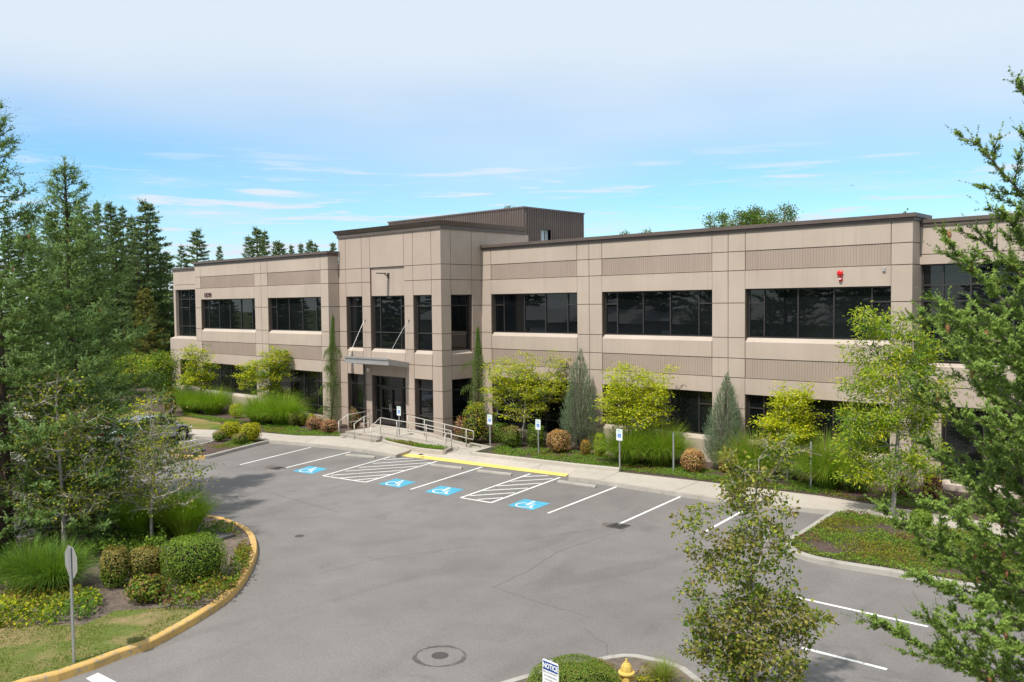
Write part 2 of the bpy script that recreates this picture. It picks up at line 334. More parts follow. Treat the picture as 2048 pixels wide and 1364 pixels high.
# planting bed behind the walk
bed=[sbl]+sb+[(-37.5,29.7),(-41,29.7),(-41,34),(-80,34),(-80,sbl[1]+1)]
b=MB(); b.prism(bed,-.05,.13); struct(b.build('planting_bed','mulch'))
b=MB(); b.prism([sb2[2]]+sb2[3:]+[(8,29.6),(8,34),(-33,34),(-33,29.4),sb2[0],sb2[1]],-.05,.135); struct(b.build('planting_bed','mulch'))
def offset(pts,d):
    out=[]
    for i,p in enumerate(pts):
        a=Vector(pts[max(i-1,0)]); c=Vector(pts[min(i+1,len(pts)-1)]); t=(c-a).normalized(); out.append((p[0]-t.y*d,p[1]+t.x*d))
    return out
def refine(pts,step=.35):
    # Catmull-Rom
    P=[Vector(p) for p in pts]; out=[]
    for i in range(len(P)-1):
        p0=P[max(i-1,0)]; p1=P[i]; p2=P[i+1]; p3=P[min(i+2,len(P)-1)]; n=max(1,int((p2-p1).length/step))
        for k in range(n):
            t=k/n; out.append(tuple(.5*((2*p1)+(p2-p0)*t+(2*p0-5*p1+4*p2-p3)*t*t+(3*p1-p0-3*p2+p3)*t**3)))
    out.append(tuple(P[-1])); return out
def kerb(name,pts,side,mat='kerb',w=.16,h=.15,z0=-.03,label=None):
    """pts: outer foot line; side +1: kerb body lies to the left of travel"""
    A=pts; lean=.02; B=offset(pts,side*lean); B2=offset(pts,side*(lean+.02)); Cc=offset(pts,side*w); n=len(A); vs=[]
    for k,(ring,z) in enumerate(((A,z0),(B,h-.025),(B2,h),(Cc,h),(Cc,z0))): vs+=[(x,y,z) for x,y in ring]
    fs=[]
    for r in range(4):
        for i in range(n-1):
            q=(r*n+i,r*n+i+1,(r+1)*n+i+1,(r+1)*n+i); fs.append(q if side>0 else q[::-1])
    fs.append(tuple(r*n for r in range(5))[::-1]); fs.append(tuple(r*n+n-1 for r in range(5)))
    m_=MB(); m_.add(vs,fs); return struct(m_.build(name,mat,smooth=False))
kerb('kerb',[(x,y-.012) for x,y in [kl]+kf],1,h=kz+.006,w=.15)
kerb('kerb',[(x,y-.012) for x,y in kr],1,h=kz+.006,w=.15)
# right island
ir=refine([G(*p,0) for p in ((1663,1028),(1658.6,1031.4),(1610.4,1064.2),(1573,1086),(1568.8,1099),(1588.5,1114.6),(1614.8,1123.4),(1676,1136.5),(1785.8,1154),(1860,1168))]+[(-3,22.6),(4,23.2)])
kerb('island_kerb',ir,1,w=.2,h=.155)
irin=offset(ir,.18)
b=MB(); b.prism(irin+[(4,27.7),(-9.1,27.66),G(1700,1023.7,kz),G(1676,1023,kz)],-.05,.13); struct(b.build('island_bed','mulch'))
# left island with yellow kerb
LI=[G(*p,0) for p in ((60,1378),(116.8,1364),(188.5,1340),(241,1319),(301.5,1298.5),(358,1268.4),(414.6,1234.5),(452.3,1208),(486,1174),(505,1140),(515.6,1110),(512.6,1083.7),(497.5,1064.8),(471,1051.6),(441,1042),(396,1036))]
LI=[(-17.0,1.0)]+LI+[(-27.9,12.9),(-28.3,11.6),(-28.4,9.6),(-28.6,7.5),(-29.2,4.0),(-30,0)]
LIr=refine(LI); kerb('island_kerb',LIr[:len(LIr)-26],1,'yellow_kerb',w=.2,h=.16); kerb('island_kerb',LIr[len(LIr)-27:],1,'kerb',w=.2,h=.15)
inn=offset(LIr,.18)
b=MB(); b.prism(inn,-.05,.13); struct(b.build('island_bed','dirt'))
lw=[G(*p,.15) for p in ((0,1240),(90,1250),(165,1250),(230,1222),(330,1215),(392,1216),(300,1264),(200,1305),(90,1364),(-40,1420),(-120,1300))]
lw=[lw[0],lw[1],lw[2],lw[3],lw[4],lw[5]]+[p for p in inn[::-1] if p[1]<G(392,1216,.15)[1] and p[0]>-20]+[(-24,1),(-26,5.2)]
b=MB(); b.prism(lw,-.05,.15); struct(b.build('lawn','lawn_dry'))
# small middle island
I2=refine([G(*p,0) for p in ((543,885.6),(510,893.3),(455,907.6),(422,916.4),(400,919),(378,918.6),(356,916.4),(341.6,912),(345,905),(367,900),(413,890),(431,881),(434,878))],.25)
def cut(pts,x): 
    return [i for i,p in enumerate(pts) if p[0]<x]
iy=[i for i,p in enumerate(I2) if p[1]<19.25]
kerb('island_kerb',I2[:iy[0]+1],-1,'kerb',w=.18); kerb('island_kerb',I2[iy[0]:iy[-1]+1],-1,'yellow_kerb',w=.18,h=.158); kerb('island_kerb',I2[iy[-1]:],-1,'kerb',w=.18)
b=MB(); b.prism(offset(I2,-.16),-.05,.125); struct(b.build('island_bed','mulch'))
# near island (hydrant)
NI=refine([(-10.9,9.0),(-10.75,11.0),(-10.35,12.3)]+[G(*p,0) for p in ((1215.8,1324.2),(1247,1320.3),(1278,1322),(1333,1334),(1372,1347.7))]+[(-7.4,13.2),(-6.2,12.4),(-4.5,11.6),(0,10.6),(6,9.8)])
kerb('island_kerb',NI,-1,'kerb',w=.18)
b=MB(); b.prism(offset(NI,-.16)+[(6,-6),(-10.7,-6)],-.05,.13); struct(b.build('island_bed','dirt'))
# lawn strip on the left by the building
b=MB(); b.prism([G(*p,.15) for p in ((369,856.8),(428.5,858.6),(455,858.5),(439,845),(400,838),(353,831),(300,822),(180,815),(100,830))],-.05,.16); struct(b.build('lawn','lawn'))
# ---- paint on the asphalt
def stripe(mb,p,q,w,z=.004):
    p=Vector((*p,0)); q=Vector((*q,0)); d=(q-p).normalized(); n=Vector((-d.y,d.x,0))*w/2
    mb.add([p+n+Vector((0,0,z)),p-n+Vector((0,0,z)),q-n+Vector((0,0,z)),q+n+Vector((0,0,z))],[(0,1,2,3)])
ln=MB()
for p,q in (((480.2,929.5),(621.6,894.7)),((560.3,938.4),(700.9,903.7)),((820.9,979),(964.6,933.75)),((1095.5,1026.7),(1235,972.8)),((1237.7,1048.4),(1364.9,991.4)),
            ((1577.5,1191.3),(1856,1253.6)),((1603.8,1295.7),(1774,1339)),((316.4,895.5),(404.3,876.1)),((170,1052),(300,1025)),((40,1082),(96,1070))):
    stripe(ln,G(*p),G(*q),.10)
p=G(1410.9,1063.3); stripe(ln,p,(p[0]-.55,p[1]+4.2),.10)
for x in (-31.2,-31.0,-30.8,-30.6): pass
for k in range(1,4): stripe(ln,(-34.2,5.0+2.75*k),(-29.6,5.0+2.75*k),.1)
ln.add([(*G(171.5,1357),.004),(*G(196,1345.7),.004),(*G(236,1366),.004),(*G(206,1380),.004)],[(0,3,2,1)])
ln.f[-1]=ln.f[-1]
struct(ln.build('parking_lines','line'))
c7=lambda x,y:(640+x/4.096,880+y/4.096)
hz=.004
for nm,box,strp in (('hatch_one',((645.9,951.7),(787.7,911.5),(873.6,922.8),(731,964.6)),
        [((520,162),(770,148)),((430,193),(885,163)),((320,226),(905,186)),((205,256),(800,216)),((90,290),(690,249)),((165,312),(590,283)),((275,331),(480,312))]),
    ('hatch_two',((921.25,995.5),(1061,947.4),(1119.7,955),(982,1005.6)),
        [((1655,301),(1870,292)),((1560,340),(1910,318)),((1450,378),(1815,355)),((1335,416),(1705,395)),((1225,458),(1595,433)),((1290,488),(1500,474))])):
    h=MB(); c=[G(*q) for q in box]
    stripe(h,c[0],c[1],.10); stripe(h,c[2],c[3],.10); stripe(h,c[3],c[0],.10,.0055)
    for p_,q_ in strp: stripe(h,G(*c7(*p_)),G(*c7(*q_)),.10,.007)
    struct(h.build('parking_lines','line'))
# wheelchair symbol as thick strokes in the unit square
def isa_shapes():
    S=[]
    def disc(cx,cy,r,n=14): S.append([(cx+r*math.cos(2*math.pi*k/n),cy+r*math.sin(2*math.pi*k/n)) for k in range(n)])
    def seg(p,q,w):
        p=Vector(p); q=Vector(q); d=(q-p).normalized(); n=Vector((-d.y,d.x))*w/2; p=p-d*w*.3; q=q+d*w*.3
        S.append([tuple(p-n),tuple(q-n),tuple(q+n),tuple(p+n)])
    disc(.44,.88,.07)
    seg((.44,.76),(.46,.44),.085); seg((.45,.62),(.68,.62),.055); seg((.46,.44),(.70,.44),.07); seg((.70,.44),(.80,.14),.07); seg((.80,.14),(.92,.18),.055)
    pts=[(.42+.29*math.cos(t),.34+.29*math.sin(t)) for t in [R(d) for d in range(110,341,15)]]
    for p_,q_ in zip(pts,pts[1:]): seg(p_,q_,.06)
    return S
def paint_isa(corners,z):
    """corners: left, top, right, bottom in pixels"""
    l,t,r,b_=[Vector(G(*q)) for q in corners]     # u runs from l->b_ ... placed below
    q=MB(); q.add([(*l,z),(*b_,z),(*r,z),(*t,z)],[(0,1,2,3)]); o1=q.build('blue_square','blue_paint')
    # lower-left l, lower-right b_, upper-right r, upper-left t
    m_=MB()
    for k,sh in enumerate(isa_shapes()):
        vs=[]
        for u,v in sh:
            u=.05+.90*u; v=.04+.92*v
            p_=l*(1-u)*(1-v)+b_*u*(1-v)+r*u*v+t*(1-u)*v; vs.append((p_.x,p_.y,z+.003+.00015*k))
        m_.add(vs,[tuple(range(len(vs)))])
    return o1,m_
c6=lambda x,y:(440+x/2.56,840+y/2.56)
posn=('left of the first striped zone','right of the first striped zone','left of the second striped zone','right of the second striped zone')
for i,cs in enumerate((((370,262),(460,236),(553,250),(465,277)),((810,328),(900,300),(1005,318),(915,347)),((1048,368),(1130,337),(1252,355),(1165,388)),((1470,438),(1560,405),(1692,427),(1600,462)))):
    sq,m_=paint_isa([c6(*q) for q in cs],.004)
    sq.name='accessible_marking'; tag(sq,'blue square with white wheelchair, '+posn[i],'ground marking','blue wheelchair squares')
    m_.build('wheelchair_symbol','line',sq)
# manholes, drains, cracks
def disk(px,py,r,mat,name,label,z=.006,ring=None,zb=0):
    c=G(px,py,zb); d=MB(); n=28
    d.lathe([(r,-.02),(r,z),(r*.86,z+.0),(r*.84,z-.004),(r*.1,z-.003)],n,(c[0],c[1],zb)); 
    if ring:
        pass
    o=d.build(name,mat); return tag(o,label,'manhole cover')
M['iron']=plain('cast_iron',(.075,.068,.064),.7,.2,.4,.25,30)
M['patch']=worn('asphalt_patch',(.085,.08,.078),(.15,.14,.135),.40,.55,3)
disk(880,1311,.17,'iron','manhole_cover','small round iron cover inside a dark patched ring in the near asphalt')
disk(599,1072,.14,'iron','manhole_cover','small dark round cover alone in the middle of the lot')
c_=G(880,1312); rg=MB(); n=60; vs=[]
rad=(G(931,1312)[0]-G(832,1312)[0])/2; rad=abs(rad) if abs(rad)>.2 else .6
rw=math.dist(G(931,1312),G(832,1312))/2
rnd=random.Random(5)
for k in range(n):
    t=2*math.pi*k/n; e=rnd.uniform(-.015,.015); w_=.075*rw*(1+.5*math.sin(t*3+1)); vs+=[(c_[0]+(rw-w_+e)*math.cos(t),c_[1]+(rw-w_+e)*math.sin(t),.003),(c_[0]+(rw+w_+e)*math.cos(t),c_[1]+(rw+w_+e)*math.sin(t),.003)]
rg.add(vs,[(2*k,2*k+1,(2*k+3)%(2*n),(2*k+2)%(2*n)) for k in range(n)]); struct(rg.build('asphalt_patch','patch'))
for px,py,l_ in ((688,875,'small iron cover in the walk at the foot of the steps'),(842,908.5,'small iron cover in the walk beside the yellow strip')):
    disk(px,py,.11,'iron','manhole_cover',l_,zb=kz)
def grate(px,py,s,label,rz):
    c=G(px,py); o=empty('drain_grate',(c[0],c[1],0),label,'drain grate',rz=rz)
    f=MB()
    for a_ in (-1,1): f.box(-s,s,a_*s-.03,a_*s+.03,-.02,.008); f.box(a_*s-.03,a_*s+.03,-s+.031,s-.031,-.02,.008)
    f.build('grate_frame','iron',o)
    bb=MB()
    for k in range(9): x=-s+.05+(2*s-.1)*k/8; bb.box(x-.014,x+.014,-s+.04,s-.04,-.02,.006)
    bb.build('grate_bars','iron',o); p=MB(); p.add([(-s,-s,.002),(s,-s,.002),(s,s,.002),(-s,s,.002)],[(0,1,2,3)]); p.build('pit_shade_sheet','black',o)  # flat black sheet stands in for the shaded pit under the bars
grate(1237,1052,.27,'square iron drain grate at the end of the rightmost white line',.05)
grate(556,936.5,.25,'square iron drain grate between the two leftmost white lines',.05)
M['rust']=worn('rusty_asphalt',(.11,.075,.06),(.15,.14,.135),.40,.6,6)
for px,py,a_,b_ in ((1226,1051,.42,.3),(545,935,.5,.34)):
    c_=G(px,py); q=MB(); q.add([(c_[0]+a_*math.cos(t)*(1+.15*math.sin(3*t)),c_[1]+b_*math.sin(t),.0015) for t in [2*math.pi*k/20 for k in range(20)]],[tuple(range(20))]); struct(q.build('asphalt_stain','rust'))
cr=MB(); M['crack']=plain('asphalt_crack',(.11,.10,.096),.95)
def crack(pts,w,seed):
    rr=random.Random(seed); P=refine([G(*p) for p in pts],.25); P=[(x+rr.uniform(-.035,.035),y+rr.uniform(-.035,.035)) for x,y in P]; Q=offset(P,w); 
    cr.add([(x,y,.0025) for x,y in P]+[(x,y,.0025) for x,y in Q],[(i+1,i,len(P)+i,len(P)+i+1) for i in range(len(P)-1)])
crack([(985,1175),(1060,1140),(1128,1100),(1250,1060)],.018,1); crack([(536,985),(590,1000),(680,1025)],.02,2); crack([(1170,1258),(1190,1275),(1215,1290),(1213,1312)],.013,3)
crack([(640,1148),(760,1118),(900,1098),(960,1090)],.012,4); crack([(985,1175),(1080,1205),(1180,1235)],.012,5); crack([(700,935),(760,925)],.012,6); crack([(1050,1080),(1150,1065),(1200,1058)],.012,7)
struct(cr.build('asphalt_cracks','crack'))
# wheel stops
def wheel_stop(p,q,label):
    p=Vector(G(*p,.07)); q=Vector(G(*q,.07)); d=q-p; L_=d.length; a=math.atan2(d.y,d.x)
    prof=[(-.075,0),(.075,0),(.07,.06),(.045,.115),(-.045,.115),(-.07,.06)]; h=L_/2; vs=[]; fs=[]
    xs=[(-h,.8),(-h+.05,1),(h-.05,1),(h,.8)]
    for x,k in xs: vs+=[(x,y*k,z_*k) for y,z_ in prof]
    for i in range(3):
        for k in range(6): k2=(k+1)%6; fs.append((i*6+k2,i*6+k,(i+1)*6+k,(i+1)*6+k2))
    fs.append(tuple(range(6))); fs.append(tuple(18+k for k in range(5,-1,-1)))
    m_=MB(); m_.add(vs,fs); c=(p+q)/2; o=m_.build('wheel_stop','kerb',None,(c.x,c.y,.002),a,bevel=.01); tag(o,label,'wheel stop','concrete wheel stops')
wheel_stop((692,909.5),(749.9,914),'concrete wheel stop left of the first striped zone')
wheel_stop((861,929),(924.4,936),'concrete wheel stop just right of the first striped zone')
wheel_stop((955,941),(1023.3,948.5),'concrete wheel stop just left of the second striped zone')
wheel_stop((1115.8,962),(1192,972.5),'concrete wheel stop right of the second striped zone')
# ================================================================== BUILDING
BL=empty('office_building',(-32,32,.1),'long two-storey tan concrete office building with dark ribbon windows and raised entrance tower','building')
bo=Vector((-32,32,.1))
def bpart(mb,name,mats,parent=None,**k):
    par=parent or BL
    off=bo if par is BL else Vector((0,0,0))
    if parent is None: mb.v=[(x-bo.x,y-bo.y,z_-bo.z) for x,y,z_ in mb.v]
    else: mb.v=[(x-bo.x,y-bo.y,z_-bo.z) for x,y,z_ in mb.v]
    return mb.build(name,mats,par,**k)
GR=.015      # half groove
class Face:
    """A facade plane. axis 'x': runs along X at Y=p facing -Y; axis 'y': runs along Y at X=p facing +X; axis 'n': along Y at X=p facing -X."""
    def __init__(s,axis,p): s.a=axis; s.p=p
    def pt(s,u,d,z):
        return (u,s.p+d,z) if s.a=='x' else ((s.p-d,u,z) if s.a=='y' else (s.p+d,u,z))
    def box(s,mb,u0,u1,d0,d1,z0,z1,mi=0):
        A=s.pt(u0,d0,z0); B=s.pt(u1,d1,z1); mb.box(min(A[0],B[0]),max(A[0],B[0]),min(A[1],B[1]),max(A[1],B[1]),z0,z1,mi)
WM=['wall','wall_rib','wall_tower','joint','sill']
TH=.34
def cell(mb,F_,u0,u1,z0,z1,mi=0,gl=1,gr=1,gb=1,gt=1,rib=False,inset=0.):
    a=u0+GR*gl; b=u1-GR*gr; c=z0+GR*gb; d=z1-GR*gt
    if rib:
        F_.box(mb,a,b,.028,TH,c,d,1); n=max(1,int((b-a)/.11)); st=(b-a)/n
        for k in range(n): x=a+st*(k+.5); F_.box(mb,x-.028,x+.028,.014,.027,c,d,1)
    else: F_.box(mb,a,b,inset,TH,c,d,mi)
    e=.004
    if gl: F_.box(mb,u0,u0+GR-.001,.032,TH-.01,z0,z1,3)
    if gr: F_.box(mb,u1-GR+.001,u1,.032,TH-.01,z0,z1,3)
    if gb: F_.box(mb,a+.001,b-.001,.032,TH-.012,z0,z0+GR-.001,3)
    if gt: F_.box(mb,a+.001,b-.001,.032,TH-.012,z1-GR+.001,z1,3)
def sill(mb,F_,u0,u1,z,h=.17,out=0.0):
    # sloped lighter sill between the glass and the face
    a=[F_.pt(u0+.0,.0,z-h),F_.pt(u1,.0,z-h),F_.pt(u1,.20,z),F_.pt(u0,.20,z),F_.pt(u0,.20,z-h),F_.pt(u1,.20,z-h)]
    fs=[(0,1,2,3),(0,4,5,1),(0,3,4),(1,5,2)]
    if F_.a=='y': fs=[f[::-1] for f in fs] if False else fs
    mb.add(a,fs,4)
def window(F_,u0,u1,z0,z1,cols,transoms,depth=.20,label=None,name='window',head=None):
    """cols: list of column widths fractions; transoms: {col index or 'all': [z,...]}"""
    fw=.055; f=MB(); d0=depth; d1=depth+.09
    F_.box(f,u0,u1,d0,d1,z0,z0+fw); F_.box(f,u0,u1,d0,d1,z1-fw,z1)
    F_.box(f,u0,u0+fw,d0,d1,z0+fw,z1-fw); F_.box(f,u1-fw,u1,d0,d1,z0+fw,z1-fw)
    tot=sum(cols); x=u0; edges=[u0+fw]
    for i,c in enumerate(cols[:-1]):
        x+=(u1-u0)*c/tot; F_.box(f,x-fw/2,x+fw/2,d0-.004,d1,z0+fw,z1-fw); edges.append(x)
    edges.append(u1-fw)
    for key,zs in transoms.items():
        ks=range(len(cols)) if key=='all' else ([key] if isinstance(key,int) else key)
        for i in ks:
            i=i%len(cols); a=edges[i]+(fw/2 if i>0 else 0); b=edges[i+1]-(fw/2 if i<len(cols)-1 else 0)
            for zt in zs: F_.box(f,a+.001,b-.001,d0-.002,d1,zt-fw/2,zt+fw/2)
    fr=bpart(f,name,'frame')
    g_=MB(); pr=random.Random(int(u0*100)+int(z0*10))
    tr_={}
    for key,zs in transoms.items():
        for i in (range(len(cols)) if key=='all' else ([key] if isinstance(key,int) else key)): tr_.setdefault(i%len(cols),[]).extend(zs)
    for i in range(len(cols)):                      # every pane sits at its own slight tilt, as real ones do
        zz_=[z0+.01]+sorted(tr_.get(i,[]))+[z1-.01]; a_=edges[i]-(.04 if i==0 else 0); b_=edges[i+1]+(.04 if i==len(cols)-1 else 0)
        for q0,q1 in zip(zz_,zz_[1:]):
            e=[pr.uniform(-.005,.005) for _ in range(3)]; g_.add([F_.pt(a_,d0+.045+e[0],q0),F_.pt(b_,d0+.045+e[1],q0),F_.pt(b_,d0+.045+e[1]+e[2],q1),F_.pt(a_,d0+.045+e[0]+e[2],q1)],[(0,1,2,3)])
    bpart(g_,'pane','glass',fr); return fr
ZT=9.86; Z=[.1,1.14,2.55,3.84,4.65,5.51,6.95,8.29,9.08,ZT]
def pier(mb,F_,us,mi=0,zs=Z,gends=(1,1)):
    for i in range(len(us)-1):
        for k in range(len(zs)-1): cell(mb,F_,us[i],us[i+1],zs[k],zs[k+1],mi,1 if (i or gends[0]) else 0,1 if (i<len(us)-2 or gends[1]) else 0,gb=1 if k else 0,gt=1 if k<len(zs)-2 else 0)
WT=7.53; GT=3.17
def bay(mb,F_,u0,u1,gz,cols,mi=0,low_trans=True):
    """wide two-storey bay: ribbed bands, upper and lower ribbon windows"""
    cell(mb,F_,u0,u1,9.08,ZT,mi,gt=0); cell(mb,F_,u0,u1,8.29,9.08,1,rib=True); cell(mb,F_,u0,u1,WT,8.29,mi,0,0,0,1)
    cell(mb,F_,u0,u1,4.65,5.51-.17,mi,1,1,1,0); sill(mb,F_,u0+.01,u1-.01,5.51); cell(mb,F_,u0,u1,3.84,4.65,1,rib=True); cell(mb,F_,u0,u1,GT,3.84,mi,0,0,0,1)
    F_.box(mb,u0+.01,u1-.01,.20,TH,5.34,5.505,3)
    n=len(cols)-1
    window(F_,u0+.05,u1-.002,5.51,WT,cols,{0:[6.95],n:[6.95]})
    if gz>.8:
        cell(mb,F_,u0,u1,.1,gz-.17,mi,1,1,0,0); sill(mb,F_,u0+.01,u1-.01,gz); F_.box(mb,u0+.01,u1-.01,.20,TH,gz-.17,gz-.005,3)
        window(F_,u0+.05,u1-.002,gz,GT,cols,{0:[2.6],n:[2.6]})
    else:
        cell(mb,F_,u0,u1,.1,gz,mi,1,1,0,0); window(F_,u0+.05,u1-.002,gz,GT,cols,{0:[2.6],n:[2.6],'all':[1.14]})
# --- right wing
wl=MB(); F1=Face('x',32.51)
pier(wl,F1,[-32.6,-31.87],gends=(0,1)); pier(wl,F1,[-26.07,-25.33,-24.57]); pier(wl,F1,[-18.75,-17.99,-17.21]); pier(wl,F1,[-11.39,-10.64],gends=(1,0))
c5=[.7,1.45,1.45,1.45,.75]
bay(wl,F1,-31.87,-26.07,.5,c5); bay(wl,F1,-24.57,-18.75,1.27,c5); bay(wl,F1,-17.21,-11.39,1.27,c5)
F1s=Face('y',-10.64)
for k in range(len(Z)-1): cell(wl,F1s,32.51+TH+.0,33.9,Z[k],Z[k+1],0,0,0,gb=1 if k else 0,gt=1 if k<len(Z)-2 else 0)
for k in range(len(Z)-1): wl.box(-10.64-.3,-10.6402,32.511,32.511+TH-.002,Z[k]+(GR if k else 0),Z[k+1]-GR if k<len(Z)-2 else Z[k+1],0)
# --- recessed right end
F2=Face('x',33.3); zr=9.67
def endbay(mb,F_,u0,u1,step,first,z0w,lowcols,ucols,trans,zr=9.67,gjoint=None,gz=.5,lower_out=.3):
    js=gjoint or [u0,u1]
    for a_,b_ in zip(js,js[1:]):
        cell(mb,F_,a_,b_,8.66,zr,0,1,1,1,0)
    cell(mb,F_,u0,u1,8.3,8.66,0,0,0,0,1)
    window(F_,u0+.02,u1-.02,z0w,8.3,ucols,trans)
    Fl=Face('x',F_.p-lower_out)
    for a_,b_ in zip(js,js[1:]): cell(mb,Fl,a_,b_,3.84,z0w-.17,0,1,1,1,0); cell(mb,Fl,a_,b_,GT,3.84,0,1,1,0,1)
    mb.add([Fl.pt(u0,0,z0w-.17),Fl.pt(u1,0,z0w-.17),Fl.pt(u1,.3+.22,z0w),Fl.pt(u0,.3+.22,z0w)],[(0,1,2,3)],4)
    return Fl
ucols=[.72,.92,1.35,1.35,.92,.72]
Fl=endbay(wl,F2,-10.64,-4.6,0,0,4.74,None,ucols,{'all':[7.54,5.57],0:[6.96],1:[6.96]},gjoint=[-10.64,-8.12,-4.6],lower_out=.12)
cell(wl,Fl,-10.64,-9.8,.1,1.14,0,0,1,0,1); cell(wl,Fl,-10.64,-9.8,1.14,2.55,0,0,1,1,1); cell(wl,Fl,-10.64,-9.8,2.55,GT,0,0,1,1,0)
cell(wl,Fl,-9.8,-4.6,.1,.32,0,1,1,0,0); sill(wl,Fl,-9.79,-4.61,.50); Fl.box(wl,-9.79,-4.61,.2,TH,.32,.495,3)
window(Fl,-9.75,-4.62,.5,GT,[1.3,1.3,1.3,1.3],{0:[2.6],3:[2.6]})
F2b=Face('x',32.51); pier(wl,F2b,[-4.6,-3.8,-3.0],gends=(0,1)); bay(wl,F2b,-3.0,2.8,1.27,c5); pier(wl,F2b,[2.8,3.6],gends=(1,0))
# --- left wing
F3=Face('x',28.85)
pier(wl,F3,[-42.08,-41.33],gends=(1,0)); pier(wl,F3,[-49.33,-48.55,-47.78]); pier(wl,F3,[-57.2,-56.4],gends=(0,1))
bay(wl,F3,-47.78,-42.08,.6,[.62,1.35,1.42,1.42,.72]); bay(wl,F3,-56.4,-49.33,1.27,[.68,1.42,1.42,1.42,1.42,.65])
F3s=Face('y',-41.33)
for k in range(len(Z)-1):
    wl.box(-41.63,-41.331,28.852,29.58,Z[k]+(GR if k else 0),Z[k+1]-(GR if k<len(Z)-2 else 0),0)
F4=Face('x',30.0)
Fl=endbay(wl,F4,-62.9,-57.2,0,0,4.85,None,[.9,1.2,2.0,1.6],{'all':[7.6,5.6],0:[6.96],1:[6.96]},gjoint=[-62.9,-58.6,-57.2],lower_out=.35)
cell(wl,Fl,-62.9,-61.4,.1,1.14,0,0,1,0,1); cell(wl,Fl,-62.9,-61.4,1.14,2.55,0,0,1,1,1); cell(wl,Fl,-62.9,-61.4,2.55,GT,0,0,1,1,0)
cell(wl,Fl,-61.4,-57.2,.1,1.1,0,1,0,0,0); sill(wl,Fl,-61.39,-57.21,1.27); Fl.box(wl,-61.39,-57.21,.2,TH,1.1,1.265,3)
window(Fl,-61.36,-57.22,1.27,GT,[1,1,1,1],{0:[2.6]})
F5=Face('n',-62.9)
wl.box(-62.899,-62.6,30.01,56,.1,zr-.01,0)
bpart(wl,'wall',WM)
# --- tower
tw=MB(); FT=Face('x',29.6); TT=10.86
ZTw=[.1,1.14,2.55,3.84,4.65,5.51,6.95,8.29,9.08,TT]
XA=-41.33
pier(tw,FT,[XA,-40.66],2,ZTw,(0,1)); pier(tw,FT,[-39.17,-38.42],2,ZTw); pier(tw,FT,[-35.5,-34.77],2,ZTw); pier(tw,FT,[-33.32,-32.59],2,ZTw,(1,0))
for u0,u1 in ((-40.66,-39.17),(-34.77,-33.32)):
    cell(tw,FT,u0,u1,9.08,TT,2,gt=0); cell(tw,FT,u0,u1,8.29,9.08,2); cell(tw,FT,u0,u1,7.52,8.29,2,1,1,0,1)
    cell(tw,FT,u0,u1,3.84,4.43,2,1,1,1,0); sill(tw,FT,u0+.02,u1-.02,4.6); FT.box(tw,u0+.02,u1-.02,.2,TH,4.43,4.595,3); cell(tw,FT,u0,u1,3.12,3.84,2,1,1,0,1)
    window(FT,u0+.06,u1-.002,4.6,7.52,[1],{'all':[6.95,5.51]})
    cell(tw,FT,u0,u1,.1,.32,2,0,0,0,0); window(FT,u0+.06,u1-.002,.32,3.12,[1],{'all':[2.55,1.14]})
u0,u1=-38.42,-35.5
cell(tw,FT,u0,u1,9.08,TT,2,gt=0); FT.box(tw,u0+.002,u1-.002,.09,TH,7.52,9.08,2)
cell(tw,FT,u0,u1,3.84,4.43,2,1,1,1,0); sill(tw,FT,u0+.02,u1-.02,4.6); FT.box(tw,u0+.02,u1-.02,.2,TH,4.43,4.595,3); cell(tw,FT,u0,u1,3.12,3.84,2,1,1,0,1)
window(FT,u0+.08,u1-.002,4.6,7.52,[.55,1.8,.5],{'all':[5.51],0:[6.95],2:[6.95]})
FS=Face('y',-32.59)
for (a_,b_,m_) in ((29.6+TH,30.29,2),(31.80,32.505,2)):
    for k in range(len(ZTw)-1): cell(tw,FS,a_,b_,ZTw[k],ZTw[k+1],m_,0 if a_<30 else 1,1 if a_<30 else 0,gb=1 if k else 0,gt=1 if k<len(ZTw)-2 else 0)
for k in range(len(ZTw)-1): tw.box(-32.9,-32.5902,29.601,29.6+TH-.004,ZTw[k]+(GR if k else 0),ZTw[k+1]-(GR if k<len(ZTw)-2 else 0),2)
u0,u1=30.29,31.80
cell(tw,FS,u0,u1,9.08,TT,2,gt=0); cell(tw,FS,u0,u1,8.29,9.08,2); cell(tw,FS,u0,u1,7.52,8.29,2,1,1,0,1)
cell(tw,FS,u0,u1,3.84,4.43,2,1,1,1,0); tw.add([FS.pt(u0+.02,0,4.43),FS.pt(u1-.02,0,4.43),FS.pt(u1-.02,.2,4.6),FS.pt(u0+.02,.2,4.6)],[(0,1,2,3)],4); FS.box(tw,u0+.02,u1-.02,.2,TH,4.43,4.595,3); cell(tw,FS,u0,u1,3.12,3.84,2,1,1,0,1)
window(FS,u0+.002,u1-.06,4.6,7.52,[1],{'all':[6.95,5.51]}); cell(tw,FS,u0,u1,.1,.32,2,0,0,0,0); window(FS,u0+.002,u1-.06,.32,3.12,[1],{'all':[2.55,1.14]})
# upper parts of the tower standing above the wings
tw.box(-32.94,-32.591,32.512,36,ZT+.03,TT,2); tw.box(XA,-41.0,29.95,36,ZT-.05,TT,2); tw.box(XA,-32.6,36,36.3,ZT-.05,TT,2)
bpart(tw,'tower_wall',WM)
